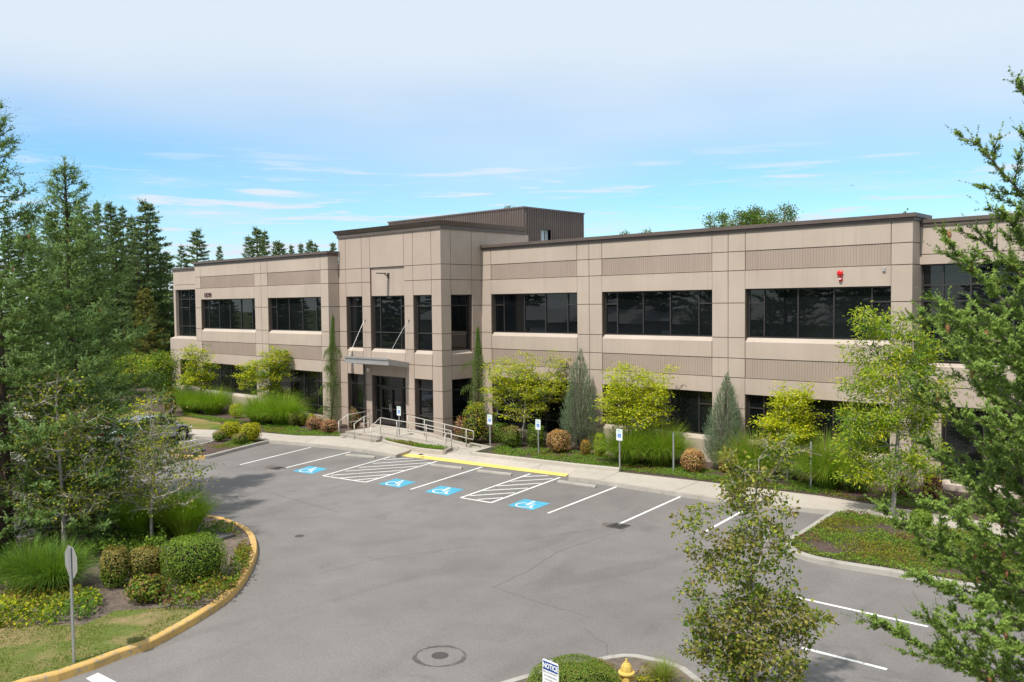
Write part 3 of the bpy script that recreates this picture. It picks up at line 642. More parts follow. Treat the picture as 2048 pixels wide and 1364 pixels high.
# cores so that no light passes through the joints, and roofs
rf=MB(); rf.box(-32.4,-10.95,32.86,33.0,.1,5.5-.2,1); rf.box(-32.6,3.6,33.7,58,9.30,9.42,0); rf.box(-62.6,-41.6,30.4,58,9.30,9.42,0); rf.box(-41.6,-32.6,30.3,58,9.29,9.41,0); rf.box(-41.0,-32.95,29.95,35.99,10.3,10.42,0)
rf.box(-56.9,-41.7,29.21,30.39,9.30,9.42,0); rf.box(-32.3,-11,32.86,33.69,9.29,9.40,0)
rf.box(3.3,3.59,33,58,.1,9.6,1); rf.box(-62.6,3.3,57.9,58,.1,9.6,1)
rf.build_off=1
bpart(rf,'roof',['roof','wall'])
ins=MB(); ins.box(-32.5,3.3,33.75,34.0,.1,9.25); ins.box(-62.5,-41.7,30.6,30.8,.1,9.25); ins.box(-41.6,-33.0,30.35,30.5,.1,10.2); ins.box(-33.2,-33.05,30.5,33.7,.1,10.2)  # unseen black slabs added to stop light behind the joints
ins.box(-41.7,-41.65,29.3,30.7,.1,9.2)
M['dark']=plain('dark_interior',(.01,.01,.01),.9); bpart(ins,'light_stop','dark')
# copings
def coping(name,path,z0,z1,o1=.05,o2=.13,back=.42,flare=None):
    """path: list of (x,y); outward to the right of travel"""
    mb=MB(); zm=z0+(z1-z0)*.45
    prof=[(-back,z0+.02),(o1,z0),(o1,zm-.01),(o1-.012,zm),(o2 if not flare else o1+.03,zm+.006),(o2 if not flare else flare,z1),(-back,z1+.01)]
    def off(d):
        out=[]
        for i,p in enumerate(path):
            p=Vector(p)
            if i==0: t=(Vector(path[1])-p).normalized(); n_=Vector((t.y,-t.x)); out.append(p+n_*d)
            elif i==len(path)-1: t=(p-Vector(path[i-1])).normalized(); n_=Vector((t.y,-t.x)); out.append(p+n_*d)
            else:
                t1=(p-Vector(path[i-1])).normalized(); t2=(Vector(path[i+1])-p).normalized(); n1=Vector((t1.y,-t1.x)); n2=Vector((t2.y,-t2.x)); b_=(n1+n2); out.append(p+b_*d/(1+n1.dot(n2)))
        return out
    rings=[[(q.x,q.y,z_) for q in off(d)] for d,z_ in prof]; n=len(path); vs=[v for r in rings for v in r]; k=len(rings); fs=[]
    for r in range(k):
        r2=(r+1)%k
        for i in range(n-1): fs.append((r*n+i,r*n+i+1,r2*n+i+1,r2*n+i))
    fs.append(tuple(r*n for r in range(k))[::-1]); fs.append(tuple(r*n+n-1 for r in range(k)))
    mb.add(vs,fs); return bpart(mb,name,'coping',tri=True)
coping('coping',[(-32.5,32.51),(-10.64,32.51),(-10.64,34.2)],ZT,10.13)
coping('coping',[(-57.2,30.3),(-57.2,28.85),(-41.33,28.85),(-41.33,29.55)],ZT,10.13)
coping('coping',[(XA,32.0),(XA,29.6),(-32.59,29.6),(-32.59,36)],TT,11.28,.06,.2,.42,.24)
coping('coping',[(-10.60,33.3),(-4.6,33.3),(-4.6,32.51),(3.6,32.51),(3.6,58)],zr,9.93,.04,.08)
coping('coping',[(-62.9,56),(-62.9,30.0),(-57.21,30.0)],zr,9.93,.04,.08)
# penthouse
ph=MB(); x0,x1,y0,y1,zp=-52.1,-38.1,42,48.3,13.38
n=70
def corr(mb,p,q,z0,z1,outn,n):
    p=Vector(p); q=Vector(q); o=Vector(outn); vs=[]; pts=[]
    for k in range(n):
        for f_,d in ((0,0),(.5,0),(.58,.05),(.92,.05)): pts.append(p.lerp(q,(k+f_)/n)+o*d)
    pts.append(q)
    for a_ in pts: vs+=[(a_.x,a_.y,z0),(a_.x,a_.y,z1)]
    mb.add(vs,[(2*i,2*i+2,2*i+3,2*i+1) for i in range(len(pts)-1)])
corr(ph,(x0,y0),(x1,y0),9.4,zp-.1,(0,-1),64)
corr(ph,(x1,y0),(x1,43.62),9.4,zp-.1,(1,0),7); corr(ph,(x1,44.76),(x1,y1),9.4,zp-.1,(1,0),16); corr(ph,(x1,43.62),(x1,44.76),11.97,zp-.1,(1,0),5)
ph.box(x0,x0+.05,y0,y1,9.4,zp-.1); ph.box(x0,x1,y1-.05,y1,9.4,zp-.1); ph.box(x0-.06,x1+.07,y0-.07,y1+.06,zp-.1,zp); ph.box(x1-.03,x1+.06,43.60,43.66,9.4,12.0); ph.box(x1-.03,x1+.06,44.72,44.78,9.4,12.0)
bpart(ph,'penthouse','pent')
pd=MB(); pd.box(x1-.30,x1-.22,43.66,44.4,9.4,11.97,0); pd.box(x1-.34,x1-.26,44.42,44.72,9.4,11.97,0); pd.box(x1-.22,x1-.18,44.30,44.34,9.4,11.9,1); pd.box(x1-.2,x1-.12,43.68,43.76,9.9,10.6,1)
M['pale_door']=plain('pale_door',(.42,.50,.52),.5); bpart(pd,'door',['pale_door','frame'])
# --- entrance door
zd=.40
dr=MB(); fw=.06
FT.box(dr,u0:=-38.34,u1:=-35.502,.2,.3,zd,zd+.08); FT.box(dr,u0,u1,.2,.3,3.06,3.12)
cols=[u0,u0+.42,u0+.42+.94,u0+.42+1.88,u1-.0]
for x in (u0,u0+.42,u0+.42+1.9,u1-fw): FT.box(dr,x,x+fw,.2,.3,zd+.08,3.06)
FT.box(dr,u0+fw,u1-fw,.198,.3,2.50,2.58)
FT.box(dr,u0+fw,u0+.42,.2,.29,1.12,1.17); FT.box(dr,u0+2.32+fw,u1-fw,.2,.29,1.12,1.17)
fr=bpart(dr,'door_frame','frame')
gl=MB(); gl.add([FT.pt(u0,.26,zd+.01),FT.pt(u1,.26,zd+.01),FT.pt(u1,.26,3.1),FT.pt(u0,.26,3.1)],[(0,1,2,3)]); bpart(gl,'pane','glass',fr)
for k in range(2):
    a_=u0+.42+fw+.92*k; b_=a_+.90; d=MB()
    FT.box(d,a_,a_+.07,.17,.25,zd+.085,2.49); FT.box(d,b_-.07,b_,.17,.25,zd+.085,2.49); FT.box(d,a_+.07,b_-.07,.17,.25,zd+.085,zd+.30); FT.box(d,a_+.07,b_-.07,.17,.25,2.38,2.49); FT.box(d,a_+.07,b_-.07,.172,.25,1.27,1.33)
    do=bpart(d,'door','frame'); h=MB(); xh=(b_-.05 if k==0 else a_+.05)
    h.tube([FT.pt(xh,.17,1.15),FT.pt(xh,.11,1.2),FT.pt(xh,.11,1.55),FT.pt(xh,.17,1.6)],.014,6); bpart(h,'door_handle','galv',do)
# canopy
cp=MB(); cx0,cx1=-38.95,-35.18; yf=28.2
def cz(y): t=(y-yf)/(29.6-yf); return -.27*t
for a_,b_,d0,h in ((cx0,cx1,0,.30),):
    prof=[(yf,3.90),(yf,4.20),(29.59,3.95),(29.59,3.66)]
    vs=[(a_,y,z_) for y,z_ in prof]+[(b_,y,z_) for y,z_ in prof]
    cp.add(vs,[(0,1,2,3),(7,6,5,4),(1,0,4,5),(2,1,5,6),(3,2,6,7),(0,3,7,4)])
cp.box(cx0-.04,cx1+.04,yf-.05,yf-.001,4.15,4.24); cp.box(cx0-.04,cx1+.04,yf-.05,yf-.001,3.88,3.92)
bpart(cp,'canopy','canopy')
for xs,wx in ((-38.72,-38.9),(-35.4,-35.2)):
    s_=MB(); top=PY(730 if xs<-37 else 817.5,640,29.6); s_.tube([(xs,yf+.1,4.16),(xs,yf+.1,4.26),(top[0],29.55,top[2])],.0105,6); s_.lathe([(.08,-.0),(.08,.02),(.025,.03),(.025,.08)],14)
    k=len(s_.v); n_=14*4
    s_.v[k-n_:]=[(top[0]+x,29.6-z_-.002,top[2]+y) for x,y,z_ in s_.v[k-n_:]]
    bpart(s_,'tie_rod','canopy')
dp=MB(); dp.tube([(-38.98,29.5,.2),(-38.98,29.5,3.75)],.055,8)
bpart(dp,'downpipe','frame')
sp=MB(); sp.box(-38.72,-38.60,29.5,29.598,3.30,3.50); bpart(sp,'door_sensor','white')
la=MB(); la.tube([(-36.9,29.68,8.62),(-36.9,29.5,8.62),(-36.9,29.42,8.72)],.03,6); la.box(-37.02,-36.80,28.92,29.45,8.70,8.75); la.box(-36.98,-36.82,29.64,29.69,8.45,8.75); bpart(la,'wall_lamp','frame')
# alarm bell, horn, box
p=PY(1681,546.5,32.51); ab=MB(); ab.lathe([(.06,0),(.06,.03),(.112,.035),(.117,.05),(.105,.085),(.07,.11),(.02,.12)],24); ab.v=[(p[0]+x,32.505-z_,p[2]+y) for x,y,z_ in ab.v]; bpart(ab,'alarm_bell','red')
p=PY(1682,557.5,32.51); ab=MB(); ab.box(p[0]-.07,p[0]+.07,32.42,32.508,p[2]-.03,p[2]+.03,0); ab.box(p[0]-.045,p[0]+.045,32.38,32.42,p[2]-.025,p[2]+.012,1); ab.box(p[0]-.05,p[0]+.05,32.43,32.508,p[2]-.09,p[2]-.032,0); ab.box(p[0]-.012,p[0]+.012,32.48,32.508,p[2]+.032,p[2]+.11,0); bpart(ab,'horn_strobe',['red','sign_white'])
p=PY(1768.5,539,32.51); ab=MB(); ab.box(p[0]-.055,p[0]+.055,32.45,32.508,p[2]-.065,p[2]+.065); bpart(ab,'wall_box','alum')
# street number in raised letters
def text(body,size,mat,parent,loc,rot,name='lettering',ext=.004,align='CENTER',sx=1.0,bold=.0):
    c=bpy.data.curves.new(name,'FONT'); c.body=body; c.size=size; c.extrude=ext; c.align_x=align; c.align_y='CENTER'; c.resolution_u=2; c.offset=bold
    o=bpy.data.objects.new(name,c); dg=None; sc.collection.objects.link(o)
    bpy.context.view_layer.update()
    me=bpy.data.meshes.new_from_object(o.evaluated_get(bpy.context.evaluated_depsgraph_get())); bpy.data.objects.remove(o)
    me.materials.clear(); o=link(name,me,mat,parent); o.location=loc; o.rotation_euler=rot; o.scale=(sx,1,1); return o
a_=PY(407,590.8,28.85); b_=PY(425,590.8,28.85)
text('18390',.42,'brown_letter',BL,((a_[0]+b_[0])/2-bo.x,28.83-bo.y,a_[2]-bo.z),(R(90),0,0),'street_number',.02,sx=1.0,bold=.004)
# ================================================================== STEPS, RAMP, RAILS
st=empty('entrance_steps',(-35.8,27.5,.15),'concrete landing with two front steps at the entrance door','steps'); so_=Vector((-35.8,27.5,.15))
def spart(mb,name,mat,par,o,**k): mb.v=[(x-o.x,y-o.y,z_-o.z) for x,y,z_ in mb.v]; return mb.build(name,mat,par,**k)
q=MB(); q.prism([(-37.25,26.97),(-34.45,26.97),(-34.45,28.98),(-34.45,29.58),(-38.4,29.58),(-37.25,28.9)],.1,zd); spart(q,'landing','concrete',st,so_)
q=MB(); q.prism([(-37.36,26.62),(-34.2,26.55),(-34.3,26.965),(-37.36,26.965)],.1,.275); spart(q,'step','step',st,so_)
q=MB(); q.prism([(-37.3,26.93),(-34.40,26.93),(-34.40,26.968),(-37.3,26.968)],.27,zd-.003); spart(q,'riser','step',st,so_)
rp=empty('entrance_ramp',(-32,28,.15),'sloping concrete access ramp beside the entrance with raised side kerb','ramp'); ro=Vector((-32,28,.15))
q=MB(); q.prism([(-34.447,27.15),(-29.6,27.52),(-29.45,28.42),(-34.447,28.97)],.1,[zd,.165,.165,zd]); spart(q,'ramp_surface','concrete',rp,ro)
q=MB(); q.prism([(-34.44,28.98),(-29.45,28.43),(-29.45,28.58),(-34.44,29.14)],.1,[zd+.13,.30,.30,zd+.13]); spart(q,'side_kerb','concrete',rp,ro)
# planter between ramp and walk
pk=[(-34.05,26.78),(-33.24,26.55),(-30.77,26.28),(-29.14,26.58),(-29.6,27.50)]
kerb('planter_kerb',refine(pk[:4],.3),1,'concrete',w=.14,h=.29,z0=-.02); q=MB(); q.prism([(-29.16,26.57),(-29.60,27.50),(-29.76,27.46),(-29.3,26.55)],-.04,.292); struct(q.build('planter_kerb','step'))
q=MB(); q.prism([(-34.3,27.0),(-33.9,26.85),(-33.2,26.68),(-30.77,26.42),(-29.35,26.7),(-29.7,27.45),(-34.3,27.14)],-.04,.22); struct(q.build('planter_bed','mulch'))
q=MB(); q.prism([sb2[0],sb2[1],(sb2[1][0],sb2[1][1]+.14),(sb2[0][0],sb2[0][1]+.14)],.1,.26); struct(q.build('bed_kerb','concrete'))
kk=[sb2[2],sb2[3],sb2[4]]; kerb('bed_kerb',kk,1,'concrete',w=.15,h=.30,z0=.1)
q=MB(); q.prism([sb2[2],sb2[1],(sb2[1][0]+.14,sb2[1][1]),(sb2[2][0]+.14,sb2[2][1]+.05)],.1,.298); struct(q.build('bed_kerb','concrete'))
def rail(label,tubes,posts,base):
    o=empty('handrail',base,label,'handrail','handrails at the entrance'); b=Vector(base)
    for t in tubes:
        m_=MB(); m_.tube(t,.022,8); spart(m_,'rail_tube','rail',o,b,smooth=True)
    for p0,z1 in posts:
        m_=MB(); m_.tube([p0,(p0[0],p0[1],z1)],.022,8); spart(m_,'post','rail',o,b,smooth=True)
H=.86
rail('short handrail left of the steps running back to the wall',
     [[(-37.42,26.62,.15+H-.08),(-37.2,27.05,zd+H),(-37.5,28.7,zd+H)],[(-37.2,27.07,zd+.45),(-37.5,28.7,zd+.45)]],
     [((-37.42,26.62,.15),.15+H-.07),((-37.2,27.05,zd),zd+H),((-37.5,28.7,zd),zd+H)],(-37.4,26.6,.15))
rail('short handrail in the middle of the steps',
     [[(-36.0,26.56,.15+H-.08),(-35.86,27.08,zd+H),(-35.95,27.6,zd+H),(-35.95,27.62,zd+H-.04),(-35.95,27.62,zd+H-.36),(-35.9,27.1,zd+H-.38)]],
     [((-36.0,26.56,.15),.15+H-.07),((-35.86,27.08,zd),zd+H)],(-36,26.56,.15))
def c5(x,y): return (650+x/6.827,780+y/6.827)
def gz(x,y,z): q=G(*c5(x,y),z); return (q[0],q[1],z)
f1=gz(760,605,zd); f2=gz(1068,640,.385); f3=gz(1385,715,.28); f4=gz(1728,805,.17); f0=gz(630,715,.15); f5=gz(1640,825,.29)
f3=((f1[0]+f4[0])*.5-.05,(f1[1]+f4[1])*.5,.28); f2=((f1[0]+f3[0])*.5,(f1[1]+f3[1])*.5,.35)
f3=gz(1385,715,.28)
rail('long front handrail running from the steps down the ramp',
     [[(f0[0],f0[1],.15+H-.08),(f1[0],f1[1],zd+H),(f2[0],f2[1],f2[2]+H),(f3[0],f3[1],f3[2]+H),(f4[0],f4[1],.17+H),(f5[0]-.02,f5[1]+.1,.17+H),(f5[0],f5[1],.12+H)],
      [(f1[0],f1[1],zd+.12),(f2[0],f2[1],f2[2]+.12),(f3[0],f3[1],f3[2]+.12),(f4[0],f4[1],.17+.12)],
      [(f1[0],f1[1],zd+.46),(f2[0],f2[1],f2[2]+.46),(f3[0],f3[1],f3[2]+.46),(f4[0],f4[1],.17+.46),(f5[0],f5[1],.17+.46)]],
     [(f0,.15+H-.07),(f1,zd+H),(f2,f2[2]+H),(f3,f3[2]+H),(f4,.17+H),((f5[0],f5[1],.2),.13+H)],f1)
d1=(-34.4,28.80,zd); d4=gz(1930,780,.17); d2=tuple(d1[i]+(d4[i]-d1[i])*.30 for i in range(3)); d3=tuple(d1[i]+(d4[i]-d1[i])*.65 for i in range(3)); d5=(d4[0]+.52,d4[1]-.05,.17)
d4=(d4[0],d4[1],.17)
rail('back handrail of the ramp, on the building side',
     [[(d1[0]-.12,d1[1]+.02,zd+H),(d1[0],d1[1],zd+H)]+[(d[0],d[1],d[2]+H) for d in (d2,d3,d4)]+[(d5[0],d5[1],.17+H-.02),(d5[0]+.03,d5[1],.17+H-.08),(d5[0]+.03,d5[1],.17+.48),(d5[0],d5[1],.17+.43),(d4[0],d4[1],.17+.44)],
      [(d[0],d[1],d[2]+.44) for d in (d1,d2,d3,d4)]],
     [(d,d[2]+H) for d in (d1,d2,d3,d4)],d1)
# ================================================================== SIGNS, POSTS, HYDRANT, CAR
def access_sign(px,py,label,hpost=1.65,sign=True,y=None):
    if y is None: x,y_=G(px,py,.14)
    else: x,y_,_=PY(px,py,y)
    o=empty('accessible_parking_sign' if sign else 'sign_post',(x,y_,.13),label,'parking sign' if sign else 'post','wheelchair parking signs' if sign else 'bare steel posts in the planting bed')
    m_=MB(); W_=.03
    m_.box(-.032,.032,-.016,.0,0,hpost); m_.box(-.032,-.022,-.03,-.016,0,hpost); m_.box(.022,.032,-.03,-.016,0,hpost)
    m_.build('post','galv',o)
    if sign:
        s_=MB(); w_,h=.155,.235; r=.03; pts=[]
        for cx,cz_,a0 in ((w_-r,h-r,0),(-w_+r,h-r,90),(-w_+r,-h+r,180),(w_-r,-h+r,270)):
            for k in range(4): t=R(a0+30*k); pts.append((cx+r*math.cos(t),cz_+r*math.sin(t)))
        n=len(pts); zc=hpost-.20
        s_.add([(x_,-.036,zc+z_) for x_,z_ in pts]+[(x_,-.032,zc+z_) for x_,z_ in pts],[tuple(range(n))[::-1],tuple(range(n,2*n))]+[(i,(i+1)%n,(i+1)%n+n,i+n) for i in range(n)])
        so2=s_.build('sign_plate','sign_white',o)
        b_=MB()
        for x0,x1,z0,z1 in ((-.14,.14,.213,.219),(-.14,.14,-.219,-.213),(-.146,-.140,-.21,.21),(.140,.146,-.21,.21)): b_.box(x0,x1,-.0385,-.0365,zc+z0,zc+z1)
        b_.build('sign_border','green_ink',so2)
        q_=MB(); q_.box(-.085,.085,-.0385,-.0365,zc-.125,zc+.045); q_.build('blue_panel','blue',so2)
        i_=MB()
        for k,sh in enumerate(isa_shapes()): i_.add([(-.08+.16*u,-.0395-.0001*k,zc-.12+.16*v) for u,v in sh],[tuple(range(len(sh)))])
        i_.build('wheelchair_symbol','sign_white',so2)
        text('RESERVED',.052,'green_ink',so2,(0,-.0385,zc+.165),(R(90),0,0),ext=.0005,sx=.95,bold=.001); text('PARKING',.052,'green_ink',so2,(0,-.0385,zc+.105),(R(90),0,0),ext=.0005,sx=.95,bold=.001)
        cp_=MB(); cp_.lathe([(.02,0),(.02,.03),(.008,.04)],8,(0,-.014,hpost-.0)); cp_.build('post_cap','galv',o)
    return o
access_sign(799.5,881,'white and blue wheelchair parking sign on steel post before the entrance ramp',1.72)
access_sign(981,898,'white and blue wheelchair parking sign beside the end of the ramp rail',1.62)
access_sign(1077.5,911,'white and blue wheelchair parking sign in front of the red-tinted round shrub',1.62)
access_sign(1240,943,'white and blue wheelchair parking sign in front of the big twin grass clumps',1.72)
access_sign(1347.5,946,'bare steel post between the twin grass clumps and the coral shrub',1.65,False)
access_sign(1477,940,'bare steel post behind the top of the near sparse tree',1.5,False)
access_sign(1622,978,'bare steel post beside the rightmost grass clump',1.75,False)
# stop sign seen from behind
x,y=G(149,1326,.14); ss=empty('stop_sign',(x,y,.13),'octagonal stop sign seen from behind on a tall grey post in the island lawn','stop sign')
ztop=PX(144,1089,x)[2]; ztop=HC+ (ray(144,1089)[2])*(math.hypot(x,y)/math.hypot(*ray(144,1089)[:2]))
hp=ztop-.13-.05
q=MB(); q.box(-.03,.03,-.012,.012,0,hp); q.box(-.03,-.02,.012,.028,0,hp); q.box(.02,.03,.012,.028,0,hp); po=q.build('post','galv',ss); po.rotation_euler=(0,R(-.2),R(140))
q=MB(); rr_=.325; pts=[(rr_*math.cos(R(22.5+45*k)),rr_*math.sin(R(22.5+45*k))) for k in range(8)]
q.add([(px_,0,pz) for px_,pz in pts]+[(px_,.004,pz) for px_,pz in pts],[tuple(range(8)),tuple(range(15,7,-1))]+[(i,i+8,(i+1)%8+8,(i+1)%8) for i in range(8)])
pl=q.build('sign_plate','alum',ss,(0,0,hp-.29))
# plate nearly edge-on: its plane contains the view line turned by a little
va=math.atan2(y,x); pl.rotation_euler=(0,0,va+R(20)); nrm=Vector((math.cos(va+R(110)),math.sin(va+R(110)),0)); pl.location=(nrm.x*.0+math.cos(va)*.035,nrm.y*.0+math.sin(va)*.035,hp-.29)
q=MB(); q.add([(px_*.985,-.0015*0-.001,pz*.985) for px_,pz in pts],[tuple(range(8))]); q.build('red_face','red',pl)
tx=text('STOP',.24,'sign_white',pl,(0,-.003,0),(R(90),0,0),ext=.0005,bold=.006)
# notice sign
A=Vector((-7.7512,8.8436,2.1)); B=Vector((-7.4468,8.8261,2.1)); u=(B-A); ua=math.atan2(u.y,u.x); cN=(A+B)/2
ns=empty('notice_sign',(cN.x,cN.y,.13),'white notice sign with blue header on a post in the nearest island','notice sign',rz=ua)
q=MB(); q.box(-.03,.03,.006,.03,0,1.98); q.build('post','galv',ns)
q=MB(); w_,h=.1525,.2285; r=.03; pts=[]
for cx,cz_,a0 in ((w_-r,h-r,0),(-w_+r,h-r,90),(-w_+r,-h+r,180),(w_-r,-h+r,270)):
    for k in range(5): t=R(a0+22.5*k); pts.append((cx+r*math.cos(t),cz_+r*math.sin(t)))
n=len(pts); q.add([(x_,-.003,z_) for x_,z_ in pts]+[(x_,.003,z_) for x_,z_ in pts],[tuple(range(n))[::-1],tuple(range(n,2*n))]+[(i,(i+1)%n,(i+1)%n+n,i+n) for i in range(n)])
npl=q.build('sign_plate','sign_white',ns,(0,0,1.97-.2285))
q=MB(); q.box(-.142,.142,-.0045,-.0032,.085,.205); q.build('blue_header','notice_blue',npl)
text('NOTICE',.098,'sign_white',npl,(0,-.0052,.143),(R(90),0,0),ext=.0005,sx=.78,bold=.0035)
for k,tt in enumerate(('PRIVATE PROPERTY','NO TRESPASSING','CUSTOMER AND','TENANT PARKING','ONLY')): text(tt,.036,'ink',npl,(0,-.0040,.055-.052*k),(R(90),0,0),ext=.0004,sx=.86)
# hydrant
hx,hy=G(1253,1352,.5); M['hyd']=worn('yellow_hydrant_paint',(.66,.46,.12),(.42,.30,.10),.30,.42,12)
hyd=empty('fire_hydrant',(hx,hy,.13),'yellow fire hydrant with domed cap at the edge of the nearest island','fire hydrant',rz=.6)
q=MB(); q.lathe([(.15,0),(.15,.05),(.105,.06),(.105,.40),(.12,.42),(.12,.46)],20); q.build('barrel','hyd',hyd,smooth=False)
q=MB(); q.lathe([(.165,.46),(.172,.475),(.165,.50),(.118,.515),(.112,.56),(.095,.62),(.06,.665),(.03,.68),(.032,.70),(.022,.72),(.022,.75),(.0,.755)],20)
for k in range(8): t=2*math.pi*k/8; q.tube([(.118*math.cos(t),.118*math.sin(t),.52),(.10*math.cos(t),.10*math.sin(t),.60),(.05*math.cos(t),.05*math.sin(t),.67)],.012,5)
q.build('bonnet','hyd',hyd)
for a_,r_,l_ in ((0,.045,.16),(180,.045,.16),(270,.065,.18)):
    q=MB(); t=R(a_); d=Vector((math.cos(t),math.sin(t),0)); q.tube([d*.08+Vector((0,0,.36)),d*l_+Vector((0,0,.36))],r_,12); q.tube([d*l_+Vector((0,0,.36)),d*(l_+.03)+Vector((0,0,.36))],.018,5); q.build('outlet','hyd',hyd)
q=MB(); q.tube([(-.17,0,.3),(-.20,.02,.22),(-.18,.03,.14)],.008,5); q.build('chain','iron',hyd); hyd.scale=(.86,.86,.9)
# low path lamp post and utility lids
x,y=G(394,1068,.14); pm=empty('garden_spotlight',(x,y,.13),'small green-grey garden light on a thin stake in the yellow-kerbed island','garden light')
q=MB(); q.tube([(0,0,0),(0,0,.62)],.018,6); q.build('stake','galv',pm); q=MB(); q.lathe([(.02,.60),(.05,.64),(.06,.72),(.045,.76),(.01,.77)],12); M['verdi']=plain('green_grey_metal',(.20,.30,.24),.5,.3); q.build('lamp_head','verdi',pm)
def lid(p4,label,h=.09):
    P_=[G(*p,.13+h) for p in p4]; c=Vector((sum(p[0] for p in P_)/4,sum(p[1] for p in P_)/4,.13)); q=MB(); q.prism([(p[0]-c.x,p[1]-c.y) for p in P_],0,h); M.setdefault('lid',plain('weathered_lid',(.13,.115,.115),.8,0,.2,.25,12)); o=q.build('utility_box','lid',None,c,bevel=.01); tag(o,label,'utility box')
lid(((424,1068),(448,1060),(471,1067),(438,1077)),'flat brown utility box lid near the tip of the yellow-kerbed island')
lid(((372,902),(402,895),(411,898),(386,906)),'flat dark utility box lid in the small middle island')
# ---- parked car
def make_car():
    cx,cy=-44.0,19.45; ang=math.atan2(4.7,-1.4)
    o=empty('parked_car',(cx,cy,0),'silver sedan parked nose to the walk, half hidden by the left trees','car',rz=ang)
    # stations: x, half width, z sill, z belt, z top, half width top
    prof=[(-2.28,.60,.42,.72,.74),(-2.2,.78,.28,.86,.90),(-1.9,.88,.22,.93,.99),(-1.2,.91,.20,.95,1.04),(0,.92,.20,.93,.96),(1.0,.91,.20,.90,.94),(1.7,.88,.22,.80,.84),(2.1,.80,.26,.68,.72),(2.3,.62,.32,.56,.60)]
    bm=bmesh.new(); rings=[]
    for x,w_,z0,zb,zt in prof:
        r=[(x,-w_*.9,z0),(x,-w_,z0+.12),(x,-w_,zb-.12),(x,-w_*.94,zb),(x,-w_*.7,zt),(x,0,zt+.02),(x,w_*.7,zt),(x,w_*.94,zb),(x,w_,zb-.12),(x,w_,z0+.12),(x,w_*.9,z0)]
        rings.append([bm.verts.new(v) for v in r])
    for a_,b_ in zip(rings,rings[1:]):
        for i in range(10): bm.faces.new((a_[i],a_[i+1],b_[i+1],b_[i]))
        bm.faces.new((a_[10],a_[0],b_[0],b_[10]))
    bm.faces.new(rings[0][::-1]); bm.faces.new(rings[-1]); bmesh.ops.recalc_face_normals(bm,faces=bm.faces)
    me=bpy.data.meshes.new('body'); bm.to_mesh(me); bm.free(); me.polygons.foreach_set('use_smooth',[True]*len(me.polygons))
    t=MT('silver_car_paint'); t.bsdf((.46,.48,.50),.22,.65,.5); M['car']=t.m
    b=link('body',me,'car',o); sm=b.modifiers.new('s','SUBSURF'); sm.levels=sm.render_levels=2
    # cabin glass and roof
    cab=[(-1.75,.74,.96,.98),(-1.15,.66,.98,1.34),(-.3,.64,.96,1.44),(.35,.64,.95,1.40),(1.25,.74,.90,.93)]
    g_=MB(); vs=[]
    for x,w_,z0,z1 in cab: vs+=[(x,-.80 if x>-1.7 and x<1.2 else -.72,z0-.03),(x,-w_*.92,z1),(x,w_*.92,z1),(x,.80 if x>-1.7 and x<1.2 else .72,z0-.03)]
    fs=[]
    for i in range(4):
        a_=i*4; b2=a_+4
        for k in range(3): fs.append((a_+k,a_+k+1,b2+k+1,b2+k))
    g_.add(vs,fs); g_.build('cabin_glass','glass',o)
    r_=MB(); vs=[]; xs=[(-1.15,.62,1.345),(-.3,.61,1.455),(.38,.60,1.405)]
    for x,w_,z_ in xs: vs+=[(x,-w_-.02,z_-.02),(x,-w_*.6,z_+.015),(x,w_*.6,z_+.015),(x,w_+.02,z_-.02)]
    fs=[]
    for i in range(2):
        for k in range(3): a_=i*4+k; fs.append((a_,a_+1,a_+5,a_+4))
    r_.add(vs,fs)
    for s_ in (-1,1):
        r_.tube([(1.22,s_*.76,.93),(.38,s_*.62,1.39)],.035,5); r_.tube([(-1.72,s_*.72,.97),(-1.15,s_*.64,1.33)],.05,5); r_.tube([(-.35,s_*.80,.95),(-.35,s_*.62,1.43)],.03,5)
    r_.build('roof','car',o)
    for x in (-1.38,1.42):
        for s_ in (-1,1):
            q=MB(); q.tube([(x,s_*.72,.33),(x,s_*.925,.33)],.325,24); wh=q.build('wheel','black',o)
            q=MB(); q.tube([(x,s_*.90,.33),(x,s_*.935,.33)],.20,16); q.build('rim','alum',wh)
            q=MB(); pts=[(x+.40*math.cos(R(d)),s_*.90,.33+.40*math.sin(R(d))) for d in range(0,181,15)]; q.tube(pts,.045,5); q.build('wheel_arch','black',wh)
    for s_ in (-1,1):
        q=MB(); q.box(-2.27,-2.16,s_*.62-.16,s_*.62+.16,.66,.80); q.build('taillight','red',o,bevel=.02)
        q=MB(); q.box(2.10,2.22,s_*.60-.16,s_*.60+.16,.55,.66); q.build('headlight','sign_white',o,bevel=.03)
        q=MB(); q.box(.85,1.02,s_*.98-.09,s_*.98+.09,.93,1.05); q.build('door_mirror','car',o,bevel=.03)
make_car()
pq=np.array([0,0,HC])+ray(1703,371)*1500
ap=empty('airplane',tuple(pq),'tiny distant airplane high above the right wing','airplane',rz=R(-50))
q=MB(); q.tube([(-4.5,0,0),(-3.8,0,.1),(-1,0,.15),(2,0,.1),(4.5,0,.3)],[.1,.5,.6,.5,.12],8); q.build('fuselage','alum',ap)
for s_ in (-1,1):
    q=MB(); q.prism([(-.6,0),(.9,0),(1.3,s_*5.0),(.6,s_*5.0)],0,.12); q.build('wing','alum',ap)
q=MB(); q.prism([(3.4,-1.6),(4.4,-1.6),(4.4,1.6),(3.4,1.6)],.3,.38); q.add([(3.4,-.05,.3),(4.5,-.05,.3),(4.8,-.05,1.7),(4.2,-.05,1.7),(3.4,.05,.3),(4.5,.05,.3),(4.8,.05,1.7),(4.2,.05,1.7)],[(0,1,2,3),(7,6,5,4),(0,4,5,1),(1,5,6,2),(2,6,7,3),(3,7,4,0)]); q.build('tail','alum',ap)
